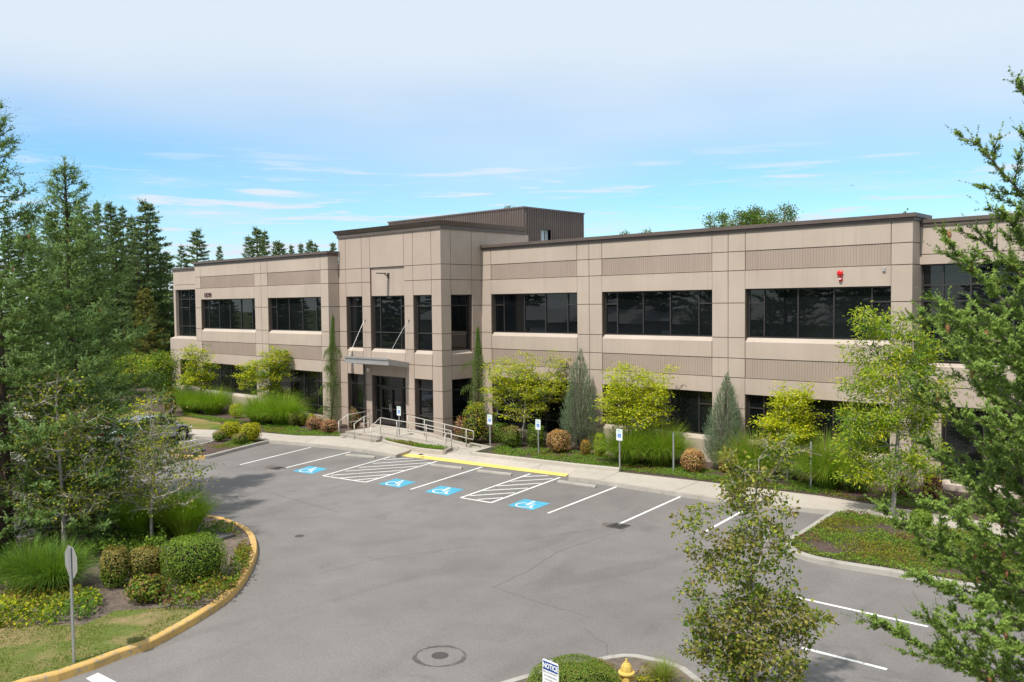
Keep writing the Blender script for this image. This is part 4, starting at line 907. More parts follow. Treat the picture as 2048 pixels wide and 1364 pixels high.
# white warehouse far left, with ribbed wall
wh=empty('warehouse',(-108,46,0),'long low white metal warehouse with ribbed walls far behind the left trees','warehouse')
q=MB(); x0=PY(90,650,46)[0]; x1=-88; n=int((x1-x0)/.9); zt=4.55
q.box(x0+108,x1+108,.1,14,0,zt)
for k in range(n): x=x0+108+.9*k; q.box(x,x+.12,.03,.098,0,zt-.02)
q.build('wall','white',wh); q=MB(); q.box(x0+107.8,x1+108.2,-.15,14.2,zt,zt+.22); q.build('roof','white',wh)
q=MB(); q.box(9,12,.0,.094,0,2.6); q.build('door','pale_door',wh)
wh=empty('warehouse',(-62,-24,0),'low pale-roofed building across the road, mirrored in the upper windows','warehouse')
q=MB(); q.box(-34,34,-9,0,0,4.6); q.build('wall','canopy',wh); q=MB(); q.add([(-35,-10,4.6),(35,-10,4.6),(35,1,4.6),(-35,1,4.6),(-35,-4.5,6.4),(35,-4.5,6.4)],[(0,1,5,4),(2,3,4,5),(0,4,3),(1,2,5),(3,2,1,0)]); q.build('roof','alum',wh)
for k in range(6):
    q=MB(); q.box(-30+11*k,-25+11*k,.005,.06,0,3.4); q.build('door','white',wh)
# ================================================================== VEGETATION
def unit(v): return v/np.maximum(np.linalg.norm(v,axis=-1,keepdims=True),1e-9)
def rperp(rng,D):
    r=rng.normal(size=D.shape); r-=(r*D).sum(-1,keepdims=True)*D; return unit(r)
def leaves(rng,P,s,D=None,flat=.6,wd=.55,jit=.35,droop=.0):
    """rhombic, slightly folded leaves: 4 verts, 2 tris each. returns V,F(tri)"""
    n=len(P); N_=unit(rng.normal(size=(n,3))*(1-flat)+np.array([0,0,flat])) 
    if D is None: D=unit(rng.normal(size=(n,3)))
    D=D+rng.normal(size=(n,3))*.35; D[:,2]-=droop; D=unit(D-(D*N_).sum(-1,keepdims=True)*N_); S=np.cross(N_,D)
    sz=(s*(1+jit*rng.uniform(-1,1,n)))[:,None]
    V=np.stack([P,P+D*sz*.5+S*sz*wd*.5+N_*sz*.08,P+D*sz,P+D*sz*.5-S*sz*wd*.5+N_*sz*.08],1).reshape(-1,3)
    i=np.arange(n)[:,None]*4; return V,np.concatenate([i+[0,1,2],i+[0,2,3]],0)
def needles(rng,S,D,L,k,nl,w,ang=.55,spread=1.0,tip=True):
    """k needles round each shoot. S start, D dir, L length"""
    n=len(S); t=rng.uniform(.02,1.0,(n,k)); Dk=np.repeat(D[:,None],k,1); P_=rperp(rng,Dk.reshape(-1,3)).reshape(n,k,3)
    base=S[:,None]+Dk*(L[:,None]*t)[...,None]; nd_=unit(Dk*ang+P_*spread); side=unit(np.cross(nd_,P_+.3*Dk+1e-3)); ln_=nl*(1-.35*t[...,None])*rng.uniform(.8,1.15,(n,k,1))
    V=np.stack([base-side*w*.5,base+side*w*.5,base+nd_*ln_],2).reshape(-1,3)
    i=np.arange(n*k)[:,None]*3; return V,i+np.array([0,1,2])
def sticks(P0,P1,r0,r1):
    n=len(P0); D=unit(P1-P0); up=np.tile([0,0,1.],(n,1)); up[np.abs(D[:,2])>.95]=[1,0,0]; A=unit(np.cross(D,up)); B=np.cross(A,D)
    r0=np.broadcast_to(r0,(n,))[:,None]; r1=np.broadcast_to(r1,(n,))[:,None]; V=[]
    for k in range(3):
        t=2*math.pi*k/3; V.append(P0+(A*math.cos(t)+B*math.sin(t))*r0)
    for k in range(3):
        t=2*math.pi*k/3; V.append(P1+(A*math.cos(t)+B*math.sin(t))*r1)
    V=np.stack(V,1).reshape(-1,3); i=np.arange(n)[:,None]*6
    return V,np.concatenate([i+[0,1,4,3],i+[1,2,5,4],i+[2,0,3,5]],0)
def join(parts):
    """parts: (V,F,mi)"""
    off=0; Vs=[]; tri=[]; quad=[]; mt=[]; mq=[]
    for V,F_,mi in parts:
        if len(V)==0: continue
        Vs.append(V)
        if F_.shape[1]==3: tri.append(F_+off); mt.append(np.full(len(F_),mi))
        else: quad.append(F_+off); mq.append(np.full(len(F_),mi))
        off+=len(V)
    Fs=[];ms=[]
    if tri: Fs.append(np.concatenate(tri)); ms.append(np.concatenate(mt))
    if quad: Fs.append(np.concatenate(quad)); ms.append(np.concatenate(mq))
    return np.concatenate(Vs),Fs,ms
def in_clumps(rng,clumps,n,shell=.45):
    """clumps: (cx,cy,cz,rx,ry,rz[,weight])"""
    w_=np.array([c[6] if len(c)>6 else c[3]*c[4]*c[5] for c in clumps]); idx=rng.choice(len(clumps),n,p=w_/w_.sum()); C_=np.array([c[:6] for c in clumps])[idx]
    d=unit(rng.normal(size=(n,3))); r=rng.uniform(shell**3,1,n)**(1/3); return C_[:,:3]+d*r[:,None]*C_[:,3:6]
def grow(rng,trunk,targets,rt,step=.28,up=.15,hmin=0.,bias=.35):
    """colonise: every target is joined to the nearest lower node by a curved limb. returns segs and twigs end dirs"""
    nodes=[np.array(p,float) for p in trunk]; par=[-1]+list(range(len(trunk)-1)); cnt=[0]*len(nodes)
    order=np.argsort([np.linalg.norm(t[:2]-np.array(trunk[0])[:2])*.8+abs(t[2]-trunk[len(trunk)//2][2])*.15 for t in targets]); dirs=np.zeros((len(targets),3))
    for ti in order:
        t=targets[ti]; Nn=np.array(nodes); dv=t-Nn; d=np.linalg.norm(dv,axis=1)
        cost=d+np.where(Nn[:,2]>t[2]-.1*d,(Nn[:,2]-(t[2]-.1*d))*1.5,0)+np.where(Nn[:,2]<hmin,5,0); j=int(np.argmin(cost)); 
        D_=d[j]; k=max(1,int(D_/step)); p0=nodes[j]; mid=(p0+t)/2+np.array([0,0,-up*D_])+rng.normal(size=3)*.05*D_; last=j
        for i in range(1,k+1):
            s_=i/k; p=(1-s_)**2*p0+2*s_*(1-s_)*mid+s_*s_*t; nodes.append(p); par.append(last); last=len(nodes)-1
        dirs[ti]=unit(nodes[last]-nodes[par[last]])
        q=last
    n=len(nodes); tips=[0]*n; child=[0]*n
    for i in range(1,n): child[par[i]]+=1
    rad=np.zeros(n)
    for i in range(n-1,0,-1):
        if child[i]==0: rad[i]=1
        rad[par[i]]+=rad[i]
    rad=np.sqrt(np.maximum(rad,1)); 
    rr=rt*(rad/rad[0])**.9
    P=np.array(nodes); par=np.array(par); idx=np.arange(1,n); return P[par[idx]],P[idx],rr[par[idx]]*.0+np.maximum(np.minimum(rr[par[idx]],rr[idx]*1.3),.004),np.maximum(rr[idx],.0035),dirs
def broadleaf(name,loc,label,cat,h,clumps,ntw,lpt,ls,mats,bark='bark',seed=1,trunk=None,rt=.06,spread=.16,flat=.55,hmin=.6,group=None,shell=.4,up=.12,wd=.55,twigy=0,droop=.1,tiers=0,mixs=(1,),vs_=.6):
    rng=np.random.default_rng(seed)
    if trunk is None: trunk=[(0,0,0),(rng.normal()*.03,rng.normal()*.03,h*.2),(rng.normal()*.06,rng.normal()*.06,h*.4),(rng.normal()*.08,rng.normal()*.08,h*.6),(rng.normal()*.1,rng.normal()*.1,h*.8)]
    tr=[]
    for a_,b_ in zip(trunk,trunk[1:]):
        for s_ in np.linspace(0,1,4)[:-1]: tr.append(np.array(a_)*(1-s_)+np.array(b_)*s_)
    tr.append(np.array(trunk[-1]))
    T=in_clumps(rng,clumps,ntw,shell); T=T[T[:,2]>hmin]
    if tiers: T[:,2]=np.round(T[:,2]/tiers+.35*np.sin(T[:,0]*1.3+seed)+.3*np.sin(T[:,1]*1.7))*tiers+rng.normal(size=len(T))*.12+np.hypot(T[:,0],T[:,1])*.08
    P0,P1,r0,r1,dirs=grow(rng,tr,T,rt,hmin=hmin*.9,up=up)
    root=empty(name,loc,label,cat,group)
    V,F_=sticks(P0,P1,r0,r1); np_mesh('trunk',V,[F_],bark,root)
    n=len(T); idx=np.repeat(np.arange(n),lpt); B=T[idx]+rng.normal(size=(n*lpt,3))*spread*np.array([1,1,vs_]); D=unit(B-T[idx]+dirs[idx]*.1+1e-6)
    V,F_=leaves(rng,B,ls,D,flat,wd,droop=droop); parts=[(V,F_,0)]
    if len(mats)>1:
        mi=rng.choice(len(mats),n,p=np.array(mixs)/sum(mixs))[idx]; f2=np.concatenate([mi,mi]); o=np_mesh('crown',V,[F_],mats,root,mi=[f2])
    else: o=np_mesh('crown',V,[F_],mats,root)
    # fine twigs
    k=rng.choice(len(B),min(len(B),ntw*2+twigy))
    if ntw<345 and not twigy: return root
    V,F_=sticks(T[idx[k]],B[k],.004,.002); np_mesh('twigs',V,[F_],'twig' if bark!='bark_pale' else 'bark_pale',root)
    return root
def clipped(name,loc,label,cat,rx,ry,rz_,n,ls,mats,seed=1,power=3.0,cz=None,group=None,mixs=None,top=None,loose=.03,stem=False,flat=.2,rz=0.,lumps=.09):
    rng=np.random.default_rng(seed); cz=rz_ if cz is None else cz
    d=unit(rng.normal(size=(n,3))); d[:,2]=np.where(d[:,2]<-.75,-d[:,2],d[:,2])
    q=(np.abs(d[:,0])**power+np.abs(d[:,1])**power+np.abs(d[:,2])**power)**(-1/power)
    ph=rng.uniform(0,6,6); lump=1+lumps*(np.sin(d[:,0]*4+ph[0])*np.sin(d[:,1]*5+ph[1])+.6*np.sin(d[:,2]*7+ph[2]+d[:,0]*5))
    r=(q*lump*rng.uniform(1-loose*4,1+loose,n))[:,None]; P=d*r*np.array([rx,ry,rz_])+np.array([0,0,cz]); keep=P[:,2]>.03; P=P[keep]; d=d[keep]
    root=empty(name,loc,label,cat,group,rz)
    n=len(P); N_=unit(d/np.array([rx,ry,rz_])+rng.normal(size=(n,3))*.7); D=rperp(rng,N_)
    D=unit(D+np.array([0,0,.35])); S=unit(np.cross(N_,D)); sz=(ls*rng.uniform(.65,1.35,n))[:,None]
    V=np.stack([P,P+D*sz*.5+S*sz*.3,P+D*sz,P+D*sz*.5-S*sz*.3],1).reshape(-1,3); i=np.arange(n)[:,None]*4; F_=np.concatenate([i+[0,1,2],i+[0,2,3]],0)
    if len(mats)>1:
        if top is not None:
            fac=(P[:,2]/(cz+rz_))+rng.normal(size=n)*.12; mi=np.where(fac>top,1,0)
        else: mi=rng.choice(len(mats),n,p=np.array(mixs or [1]*len(mats))/sum(mixs or [1]*len(mats)))
        np_mesh('foliage',V,[F_],mats,root,mi=[np.concatenate([mi,mi])])
    else: np_mesh('foliage',V,[F_],mats,root)
    # woody inside
    m_=MB(); k=7
    for j in range(k): 
        a_=rng.uniform(0,6.28); e=rng.uniform(.3,.7); m_.tube([(0.03*math.cos(a_),.03*math.sin(a_),0),(rx*e*.5*math.cos(a_),ry*e*.5*math.sin(a_),cz*.8),(rx*e*math.cos(a_),ry*e*math.sin(a_),cz+rz_*.5)],[.03,.02,.008],5)
    if stem: m_.tube([(0,0,-.02),(0,0,cz)],.05,6)
    m_.build('branches','twig',root)
    me=bpy.data.meshes.new('dark_core'); bm=bmesh.new(); bmesh.ops.create_icosphere(bm,subdivisions=3,radius=1)  # solid dark body added inside the shrub, in place of shaded twigs
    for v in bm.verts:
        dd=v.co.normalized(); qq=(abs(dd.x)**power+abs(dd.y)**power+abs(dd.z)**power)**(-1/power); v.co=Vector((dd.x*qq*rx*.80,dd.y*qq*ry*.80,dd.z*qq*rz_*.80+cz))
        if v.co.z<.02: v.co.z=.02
    bm.to_mesh(me); bm.free(); link('dark_core',me,'core',root)
    return root
def grass(name,loc,label,r,h,n,seed=1,mats=('lf_grass','lf_grass_y'),mixs=(.8,.2),lean=1.55,w_=.013,group='maiden grass clumps',sy=1.0,cat='ornamental grass'):
    rng=np.random.default_rng(seed); a_=rng.uniform(0,2*math.pi,n); rb=r*.34*np.sqrt(rng.uniform(0,1,n)); L_=h*rng.uniform(.7,1.25,n); out=(.06+.94*rng.uniform(0,1.,n)**.75)*lean
    d=np.stack([np.cos(a_),np.sin(a_)*sy,np.zeros(n)],1); B=d*rb[:,None]; seg=6; pts=[]
    for k in range(seg+1):
        t=k/seg; th=out*(.22+1.15*t**1.4)*1.05                      # bends outward towards the tip
        if k==0: p=B.copy()
        else: p=pts[-1]+(d*np.sin(th)[:,None]+np.array([0,0,1.])*np.cos(th)[:,None])*(L_/seg)[:,None]
        p[:,2]=np.maximum(p[:,2],.01); pts.append(p)
    side=np.stack([-np.sin(a_),np.cos(a_),np.zeros(n)],1)+rng.normal(size=(n,3))*.3; side=unit(side); ww=w_*rng.uniform(.7,1.3,n); V=[]
    for k,p in enumerate(pts):
        f=(1-(k/seg)**2*.92)*.5; V+= [p-side*(ww*f)[:,None],p+side*(ww*f)[:,None]]
    V=np.stack(V,1).reshape(-1,3); i=np.arange(n)[:,None]*(2*(seg+1)); F_=np.concatenate([i+[2*k,2*k+1,2*k+3,2*k+2] for k in range(seg)],0)
    dry=((out<.25)|(rng.uniform(size=n)<mixs[1])).astype(int)*(rng.uniform(size=n)<mixs[1]*3)
    o=np_mesh(name,V,[F_],mats,None,loc,mi=[np.concatenate([dry]*seg)]); return tag(o,label,cat,group)
def inpoly(P,poly):
    x=P[:,0]; y=P[:,1]; c=np.zeros(len(P),bool); j=len(poly)-1
    for i in range(len(poly)):
        xi,yi=poly[i]; xj,yj=poly[j]; c^=((yi>y)!=(yj>y))&(x<(xj-xi)*(y-yi)/(yj-yi+1e-12)+xi); j=i
    return c
def cover(name,poly,label,dens,ls,mats,mixs=(1,),h=.10,seed=1,z0=.13,patch=.45,psc=1.2,kind='stuff',cat='ground cover',flat=.45,thr=.0):
    rng=np.random.default_rng(seed); pa=np.array(poly); lo=pa.min(0); hi=pa.max(0); n=int(dens*np.prod(hi-lo)); P=rng.uniform(lo,hi,(n,2)); P=P[inpoly(P,poly)]
    ph=rng.uniform(0,9,8); f=np.sin(P[:,0]*2.1*psc+ph[0]+1.3*np.sin(P[:,1]*1.7*psc+ph[1]))+np.sin(P[:,1]*2.7*psc+ph[2]+1.1*np.sin(P[:,0]*2.3*psc+ph[3]))+.7*np.sin(P[:,0]*6*psc+ph[4])*np.sin(P[:,1]*6.5*psc+ph[5])
    f=(f+2.4)/4.8; keep=f+rng.normal(size=len(P))*.10>patch; P=P[keep]; f=f[keep]; n=len(P)
    hh=h*(.35+.9*np.clip(f-patch+.25,0,1))*(.7+.3*np.sin(P[:,0]*9+ph[6])*np.sin(P[:,1]*9+ph[7])); z=z0+hh*rng.uniform(.15,1,n)**.6
    V,F_=leaves(rng,np.column_stack([P,z]),ls,None,flat,.6,jit=.4)
    mi=rng.choice(len(mats),n,p=np.array(mixs)/sum(mixs)); 
    if len(mats)>1: 
        pr=np.sin(P[:,0]*1.3+ph[1])*np.sin(P[:,1]*1.6+ph[2])+rng.normal(size=n)*.35; mi=np.digitize(pr,np.quantile(pr,np.cumsum(mixs)[:-1]/sum(mixs)))
    o=np_mesh(name,V,[F_],mats,mi=[np.concatenate([mi,mi])]); return tag(o,label,cat,None,kind)
# ---- conifer
def conifer(name,loc,label,h,r,seed,nb=110,z0=.06,sec=11,sho=6,nk=12,nl=.07,nw=.012,mats=('ndl_fir','ndl_tip'),up=.25,droop=.25,shl=.26,bark='bark_dark',group=None,cat='fir tree',prof=.8,cones=0,keep=None,tipup=.5,wood=True,extra=None,fluff=1.0,rtr=.16,bushy=0.,only=None):
    rng=np.random.default_rng(seed); SS=[];SD=[];SL=[];ST=[]; W0=[];W1=[];Wr=[];Ws=[]
    for i in range(nb):
        f=max(0,(i+rng.uniform(-.4,.4))/nb); zb=h*(z0+(.985-z0)*f**.92); az=i*2.39996+rng.uniform(-.45,.45); L_=r*max(.03,max(0,1-(zb/h))**prof)*rng.uniform(.72,1.15)*1.05
        if zb/h<.16: L_*=.55+2.8*(zb/h)
        el=up*(.2+1.8*(zb/h)**2)-droop*(1-zb/h)+rng.normal()*.08
        if only is not None:
            q=only(zb,az,L_)
            if q is None: continue
            L_,el_=q; el=el if el_ is None else el_
        d=np.array([math.cos(az),math.sin(az),0]); n=max(4,int(L_/.22)); pts=[np.array([0,0,zb])]
        for k in range(n): 
            t=(k+1)/n; e=el-droop*.7*math.sin(t*2.6)+tipup*t**2.2; pts.append(pts[-1]+(d*math.cos(e)+np.array([0,0,1])*math.sin(e))*L_/n+rng.normal(size=3)*.01)
        pts=np.array(pts)
        for k in range(n): W0.append(pts[k]); W1.append(pts[k+1]); q=.004+.05*(L_/max(r,.1))*(r/4)*(1-k/n); Wr.append(q); Ws.append(.004+.05*(L_/max(r,.1))*(r/4)*(1-(k+1)/n))
        ns=max(3,int(sec*L_/1.5))
        side=np.array([-d[1],d[0],0])
        for j in range(ns):
            t=min(.985,.10+.90*(j+rng.uniform(0,.8))/ns); x=t*n; k=min(int(x),n-1); p=pts[k]+(pts[k+1]-pts[k])*(x-k); ax=unit(pts[k+1]-pts[k]); s_=1 if j%2 else -1
            l2=(.10+.36*L_*(1-t)**.85*(.35+.65*min(1,t*3)))*rng.uniform(.7,1.2); l2=min(l2,1.35)
            fi=rng.uniform(-1.5,1.5)*bushy; up_=unit(np.cross(side,ax)); dd=unit(ax*.75+(side*s_*math.cos(fi)-up_*math.sin(fi))*.75+np.array([0,0,rng.normal()*.16-.05])); e=p+dd*l2+np.array([0,0,.10*l2*rng.uniform(-.8,1.2)])
            W0.append(p); W1.append(e); Wr.append(.006); Ws.append(.003)
            SS.append(p+(e-p)*.45); SD.append(unit(e-p)); SL.append(np.linalg.norm(e-p)*.6); ST.append(1)
            m_=max(2,int(sho*l2/.45))
            for q in range(m_):
                tt=.08+.9*(q+rng.uniform(0,.7))/m_; b=p+(e-p)*tt; s2=1 if q%2 else -1; pd=unit(np.cross(dd,[0,0,1])); fj=rng.uniform(-1.5,1.5)*bushy; sd=unit(dd*.8+pd*s2*.75*math.cos(fj)+np.array([0,0,rng.normal()*.22+.06+.7*math.sin(fj)])); SS.append(b); SD.append(sd); SL.append(shl*rng.uniform(.6,1.25)*(1-.35*tt)); ST.append(0)
        e=unit(pts[-1]-pts[-2]); SS.append(pts[-2]); SD.append(e); SL.append(shl*1.3); ST.append(1)
        for q in range(2): SS.append(pts[-2]); SD.append(unit(e+side*(.8 if q else -.8))); SL.append(shl); ST.append(1)
    SS=np.array(SS);SD=np.array(SD);SL=np.array(SL);ST=np.array(ST)
    root=empty(name,loc,label,cat,group)
    # leader
    for k in range(4): SS=np.vstack([SS,[0,0,h*(.93+.018*k)]]); SD=np.vstack([SD,[[rng.normal()*.05,rng.normal()*.05,1]]]); SL=np.append(SL,h*.02); ST=np.append(ST,1)
    V,F_=needles(rng,SS,SD,SL,nk,nl,nw,spread=fluff)
    mi=np.repeat(((ST==1)|(rng.uniform(size=len(ST))<.12)).astype(int),nk)
    np_mesh('crown',V,[F_],mats,root,mi=[mi])
    V,F_=sticks(np.array(W0),np.array(W1),np.array(Wr),np.array(Ws)); V2,F2=sticks(SS,SS+SD*SL[:,None],.0035,.002)
    V,Fs,ms=join([(V,F_,0),(V2,F2,0)] if wood else [(V,F_,0)]); np_mesh('branches',V,Fs,bark if not wood else 'twig',root)
    m_=MB(); pts=[(math.sin(k*1.3+seed)*.04*(k/8),math.cos(k*1.7+seed)*.04*(k/8),h*k/8) for k in range(9)]; m_.tube(pts,[rtr*(1-k/8)**.9+.012 for k in range(9)],10); m_.build('trunk',bark,root,smooth=True)
    if cones:
        c=rng.choice(len(SS),cones); q=MB()
        for i in c:
            p=SS[i]+SD[i]*SL[i]*.4; a_=Vector(p); q.tube([a_,a_+Vector((0,0,-.015)),a_+Vector((.003,0,-.05)),a_+Vector((.004,0,-.085))],[.006,.017,.018,.006],6)
        q.build('cones','cone',root)['kind']='stuff'
    return root
def fir(name,loc,label,h,r,seed,limbs=90,z0=.08,step=.03,shl=.11,nk=22,nl=.028,nw=.008,subs=9,prof=.7,el0=.1,el1=1.0,curve=.5,mats=('ndl_near','ndl_near'),bark='bark',cones=0,group=None,rtr=.15,sublen=.45,droop=.0,fluff=1.2,cone_s=1.0,tiplen=2.2,extra=()):
    """fir whose limbs and side limbs are each packed all round with short needled shoots"""
    rng=np.random.default_rng(seed); S_=[];D_=[];L_=[];T_=[];W0=[];W1=[];Wr=[]
    def dress(pts,l0,taper):
        n=len(pts)-1; seg=np.linalg.norm(np.diff(pts,axis=0),axis=1); cum=np.concatenate([[0],np.cumsum(seg)]); tot=cum[-1]; k=max(4,int(tot/step)); s=np.sort(rng.uniform(.03,1,k))*tot
        P=np.stack([np.interp(s,cum,pts[:,c]) for c in range(3)],1); j=np.clip(np.searchsorted(cum,s)-1,0,n-1); A=unit(np.diff(pts,axis=0))[j]; Q=rperp(rng,A); Q[:,2]*=.75; Q=unit(Q)
        f=s/tot; l=l0*(1-taper*f**1.6)*rng.uniform(.6,1.25,k); S_.append(P); D_.append(unit(A*(.75+.5*f[:,None])+Q*.85+np.array([0,0,.12-droop])+rng.normal(size=(k,3))*.12)); L_.append(l); T_.append((f>.82)|(rng.uniform(size=k)<.18))
        S_.append(pts[-1:]-A[-1:]*l0*.3); D_.append(A[-1:]); L_.append(np.array([l0*tiplen*rng.uniform(.7,1.2)])); T_.append(np.array([True]))
        for _ in range(2): S_.append(pts[-1:]-A[-1:]*l0*.2); D_.append(unit(A[-1:]+Q[-1:]*(.9 if _ else -.9))); L_.append(np.array([l0*1.25])); T_.append(np.array([True]))
    for i in range(limbs):
        f=max(0,(i+rng.uniform(-.4,.4))/limbs); zb=h*(z0+(.97-z0)*f**.95); az=i*2.39996+rng.uniform(-.5,.5); Lb=r*max(.05,max(0,1-zb/h)**prof)*rng.uniform(.68,1.14); q=zb/h
        el=el0+(el1-el0)*q**1.3+rng.normal()*.10; d=np.array([math.cos(az),math.sin(az),0]); side=np.array([-d[1],d[0],0]); n=max(5,int(Lb/.25)); pts=[np.array([0,0,zb])]; az_w=rng.normal()*.25
        for k in range(n):
            t=(k+1)/n; e=el-droop*.9*math.sin(t*2.4)+curve*t**1.8; dd=unit(d+side*az_w*t); pts.append(pts[-1]+(dd*math.cos(e)+np.array([0,0,1])*math.sin(e))*Lb/n+rng.normal(size=3)*.012)
        pts=np.array(pts); wr=.012+.03*Lb/r*(r/3.5)
        for k in range(n): W0.append(pts[k]); W1.append(pts[k+1]); Wr.append(wr*(1-.85*k/n))
        m0=max(1,int(n*.18)); dress(pts[m0:],shl*1.05,.35)
        ns=max(2,int(subs*Lb/r*1.25))
        for j in range(ns):
            t=min(.96,.16+.80*(j+rng.uniform(0,.9))/ns); x=t*n; k=min(int(x),n-1); p=pts[k]+(pts[k+1]-pts[k])*(x-k); ax=unit(pts[k+1]-pts[k]); s_=1 if j%2 else -1
            l2=(.16*r/3+sublen*Lb*(1-t)**.8)*rng.uniform(.65,1.2); fi=rng.uniform(-.5,.9); up_=unit(np.cross(side,ax)); up_=up_*np.sign(up_[2]+1e-9)
            dd=unit(ax*.85+side*s_*.8*math.cos(fi)+up_*.8*math.sin(fi)); m_=max(3,int(l2/.16)); q_=[p]
            for u in range(m_): q_.append(q_[-1]+unit(dd+np.array([0,0,.45*curve*(u/m_)-droop*.6*(1-u/m_)]))*l2/m_+rng.normal(size=3)*.008)
            q_=np.array(q_); dress(q_,shl*.95,.35)
            for u in range(m_): W0.append(q_[u]); W1.append(q_[u+1]); Wr.append(.008*(1-.6*u/m_))
    for zb,tx,ty,tz,sag in extra:
        A=np.array([0,0,zb]); B=np.array([tx,ty,tz]); C_=A*.45+B*.55+np.array([0,0,-sag]); Lb=np.linalg.norm(B-A); n=max(6,int(Lb/.22)); T=np.linspace(0,1,n+1)[:,None]; pts=(1-T)**2*A+2*T*(1-T)*C_+T*T*B; az_=math.atan2(ty,tx); side=np.array([-math.sin(az_),math.cos(az_),0])
        for k in range(n): W0.append(pts[k]); W1.append(pts[k+1]); Wr.append(.035*(1-.85*k/n))
        dress(pts[int(n*.2):],shl*1.05,.35)
        ns=int(subs*1.5)
        for j in range(ns):
            t=min(.97,.2+.78*(j+rng.uniform(0,.9))/ns); x=t*n; k=min(int(x),n-1); p=pts[k]+(pts[k+1]-pts[k])*(x-k); ax=unit(pts[k+1]-pts[k]); s_=1 if j%2 else -1; l2=(.14+sublen*Lb*(1-t)**.8)*rng.uniform(.6,1.1); fi=rng.uniform(-.5,1.0); up_=unit(np.cross(side,ax)); up_=up_*np.sign(up_[2]+1e-9)
            dd=unit(ax*.9+side*s_*.75*math.cos(fi)+up_*.75*math.sin(fi)); m_=max(3,int(l2/.16)); q_=[p]
            for u in range(m_): q_.append(q_[-1]+unit(dd+np.array([0,0,.3*u/m_]))*l2/m_+rng.normal(size=3)*.008)
            q_=np.array(q_); dress(q_,shl*.95,.35)
            for u in range(m_): W0.append(q_[u]); W1.append(q_[u+1]); Wr.append(.008*(1-.6*u/m_))
    top=np.array([[0,0,h*(.90+.10*k/5)] for k in range(6)]); dress(top,shl*.8,.3)
    SS=np.concatenate(S_);SD=np.concatenate(D_);SL=np.concatenate(L_);ST=np.concatenate(T_)
    root=empty(name,loc,label,'fir tree',group); V,F_=needles(rng,SS,SD,SL,nk,nl,nw,spread=fluff); np_mesh('crown',V,[F_],mats,root,mi=[np.repeat(ST.astype(int),nk)])
    W0=np.array(W0);W1=np.array(W1);Wr=np.array(Wr); V,F_=sticks(W0,W1,Wr,Wr*.85); np_mesh('branches',V,[F_],bark,root)
    m_=MB(); pts=[(math.sin(k*1.3+seed)*.03*(k/8),math.cos(k*1.7+seed)*.03*(k/8),h*k/8) for k in range(9)]; m_.tube(pts,[rtr*(1-k/8)**.9+.012 for k in range(9)],10); m_.build('trunk',bark,root,smooth=True)
    if cones:
        c=rng.choice(len(SS),cones); q=MB(); cs=cone_s
        for i in c:
            a_=Vector(SS[i]+SD[i]*SL[i]*.7); q.tube([a_,a_+Vector((0,0,-.015*cs)),a_+Vector((.003,0,-.045*cs)),a_+Vector((.004,0,-.085*cs))],[.006*cs,.017*cs,.019*cs,.006*cs],6)
        q.build('cones','cone',root)['kind']='stuff'
    print(label,len(SS)*nk)
    return root
# ---- placement helpers
FWD=-MW[:,2]
def hz_(p,px,py): r=ray(px,py); t=math.hypot(p[0],p[1])/math.hypot(r[0],r[1]); return HC+t*r[2]-.13
def depth_of(p): return float(np.dot(np.array([p[0],p[1],0])-np.array([0,0,HC]),FWD))
def at(p,px,py):
    """point at pixel (px,py), as far away as the plant standing at p (relative to p, height over the ground)"""
    r=ray(px,py); q=np.array([0,0,HC])+r*depth_of(p); return (float(q[0]-p[0]),float(q[1]-p[1]),float(q[2]-.13))
def cl(p,px,py,rx,rz_,w=None,d=1.0):
    s_=depth_of(p)/F; q=at(p,px,py); t=(q[0],q[1],q[2],rx*s_*d,rx*s_*d,rz_*s_); return t+(w,) if w else t
def onY(px,Y): q=PY(px,850,Y); return (q[0],Y,.13)
def gp(px,py,z=.13): return (*G(px,py,z),z)
# ---- yellow-green small trees along the facade
def small_tree(p,label,boxes,ntw,lpt,mats,mixs,seed,trunks,name='maple_tree',ls=.105,spread=.12,rt=.06,bark='bark_pale',tiers=.36,hmin=.7,**k):
    C_=[cl(p,(a+c)/2,(b+d)/2,(c-a)/2,(d-b)/2) for a,b,c,d in boxes]
    T=[(0,0,0)]+[at(p,*q) for q in trunks]
    return broadleaf(name,p,label,'tree',0,C_,ntw,lpt,ls,mats,bark,seed,T,rt,hmin=hmin,tiers=tiers,mixs=mixs,group='small yellow-green trees along the facade',flat=.7,vs_=.33,shell=.5,**k)
p=onY(1043,30.6)
small_tree(p,'wide yellow-green small tree with a forked pale trunk above the clipped round shrubs',[(972,722,1060,772),(1030,700,1080,760),(1085,714,1136,762),(965,770,1050,800),(1040,765,1140,802),(990,800,1100,828),(1000,745,1120,800),(1095,775,1140,805),(1050,705,1066,745),(1108,710,1125,740)],400,30,['lf_lime','lf_mid'],(.86,.14),11,[(1046,860),(1049,842),(1050,810),(1052,780)],hmin=1.5)
p=onY(1279,30.6)
small_tree(p,'bright yellow small tree rising behind the twin grass clumps and sign',[(1197,770,1270,812),(1215,728,1290,785),(1270,726,1300,780),(1290,760,1352,800),(1230,800,1330,862),(1195,815,1250,836),(1310,818,1353,842),(1260,770,1330,830),(1320,745,1345,770)],390,32,['lf_lime2','lf_lime'],(.7,.3),12,[(1278,872),(1276,850),(1276,825),(1278,800)],hmin=1.2)
p=onY(1575,30.9)
small_tree(p,'small yellow-green tree in front of the right ground floor window, behind grass clumps',[(1545,790,1620,835),(1552,768,1585,805),(1600,785,1625,810),(1505,832,1560,858),(1540,830,1610,870),(1590,840,1644,862),(1530,858,1625,890)],270,32,['lf_lime2','lf_lime'],(.5,.5),13,[(1576,890),(1576,870),(1578,850),(1580,825)],hmin=1.0)
p=onY(402,27.0)
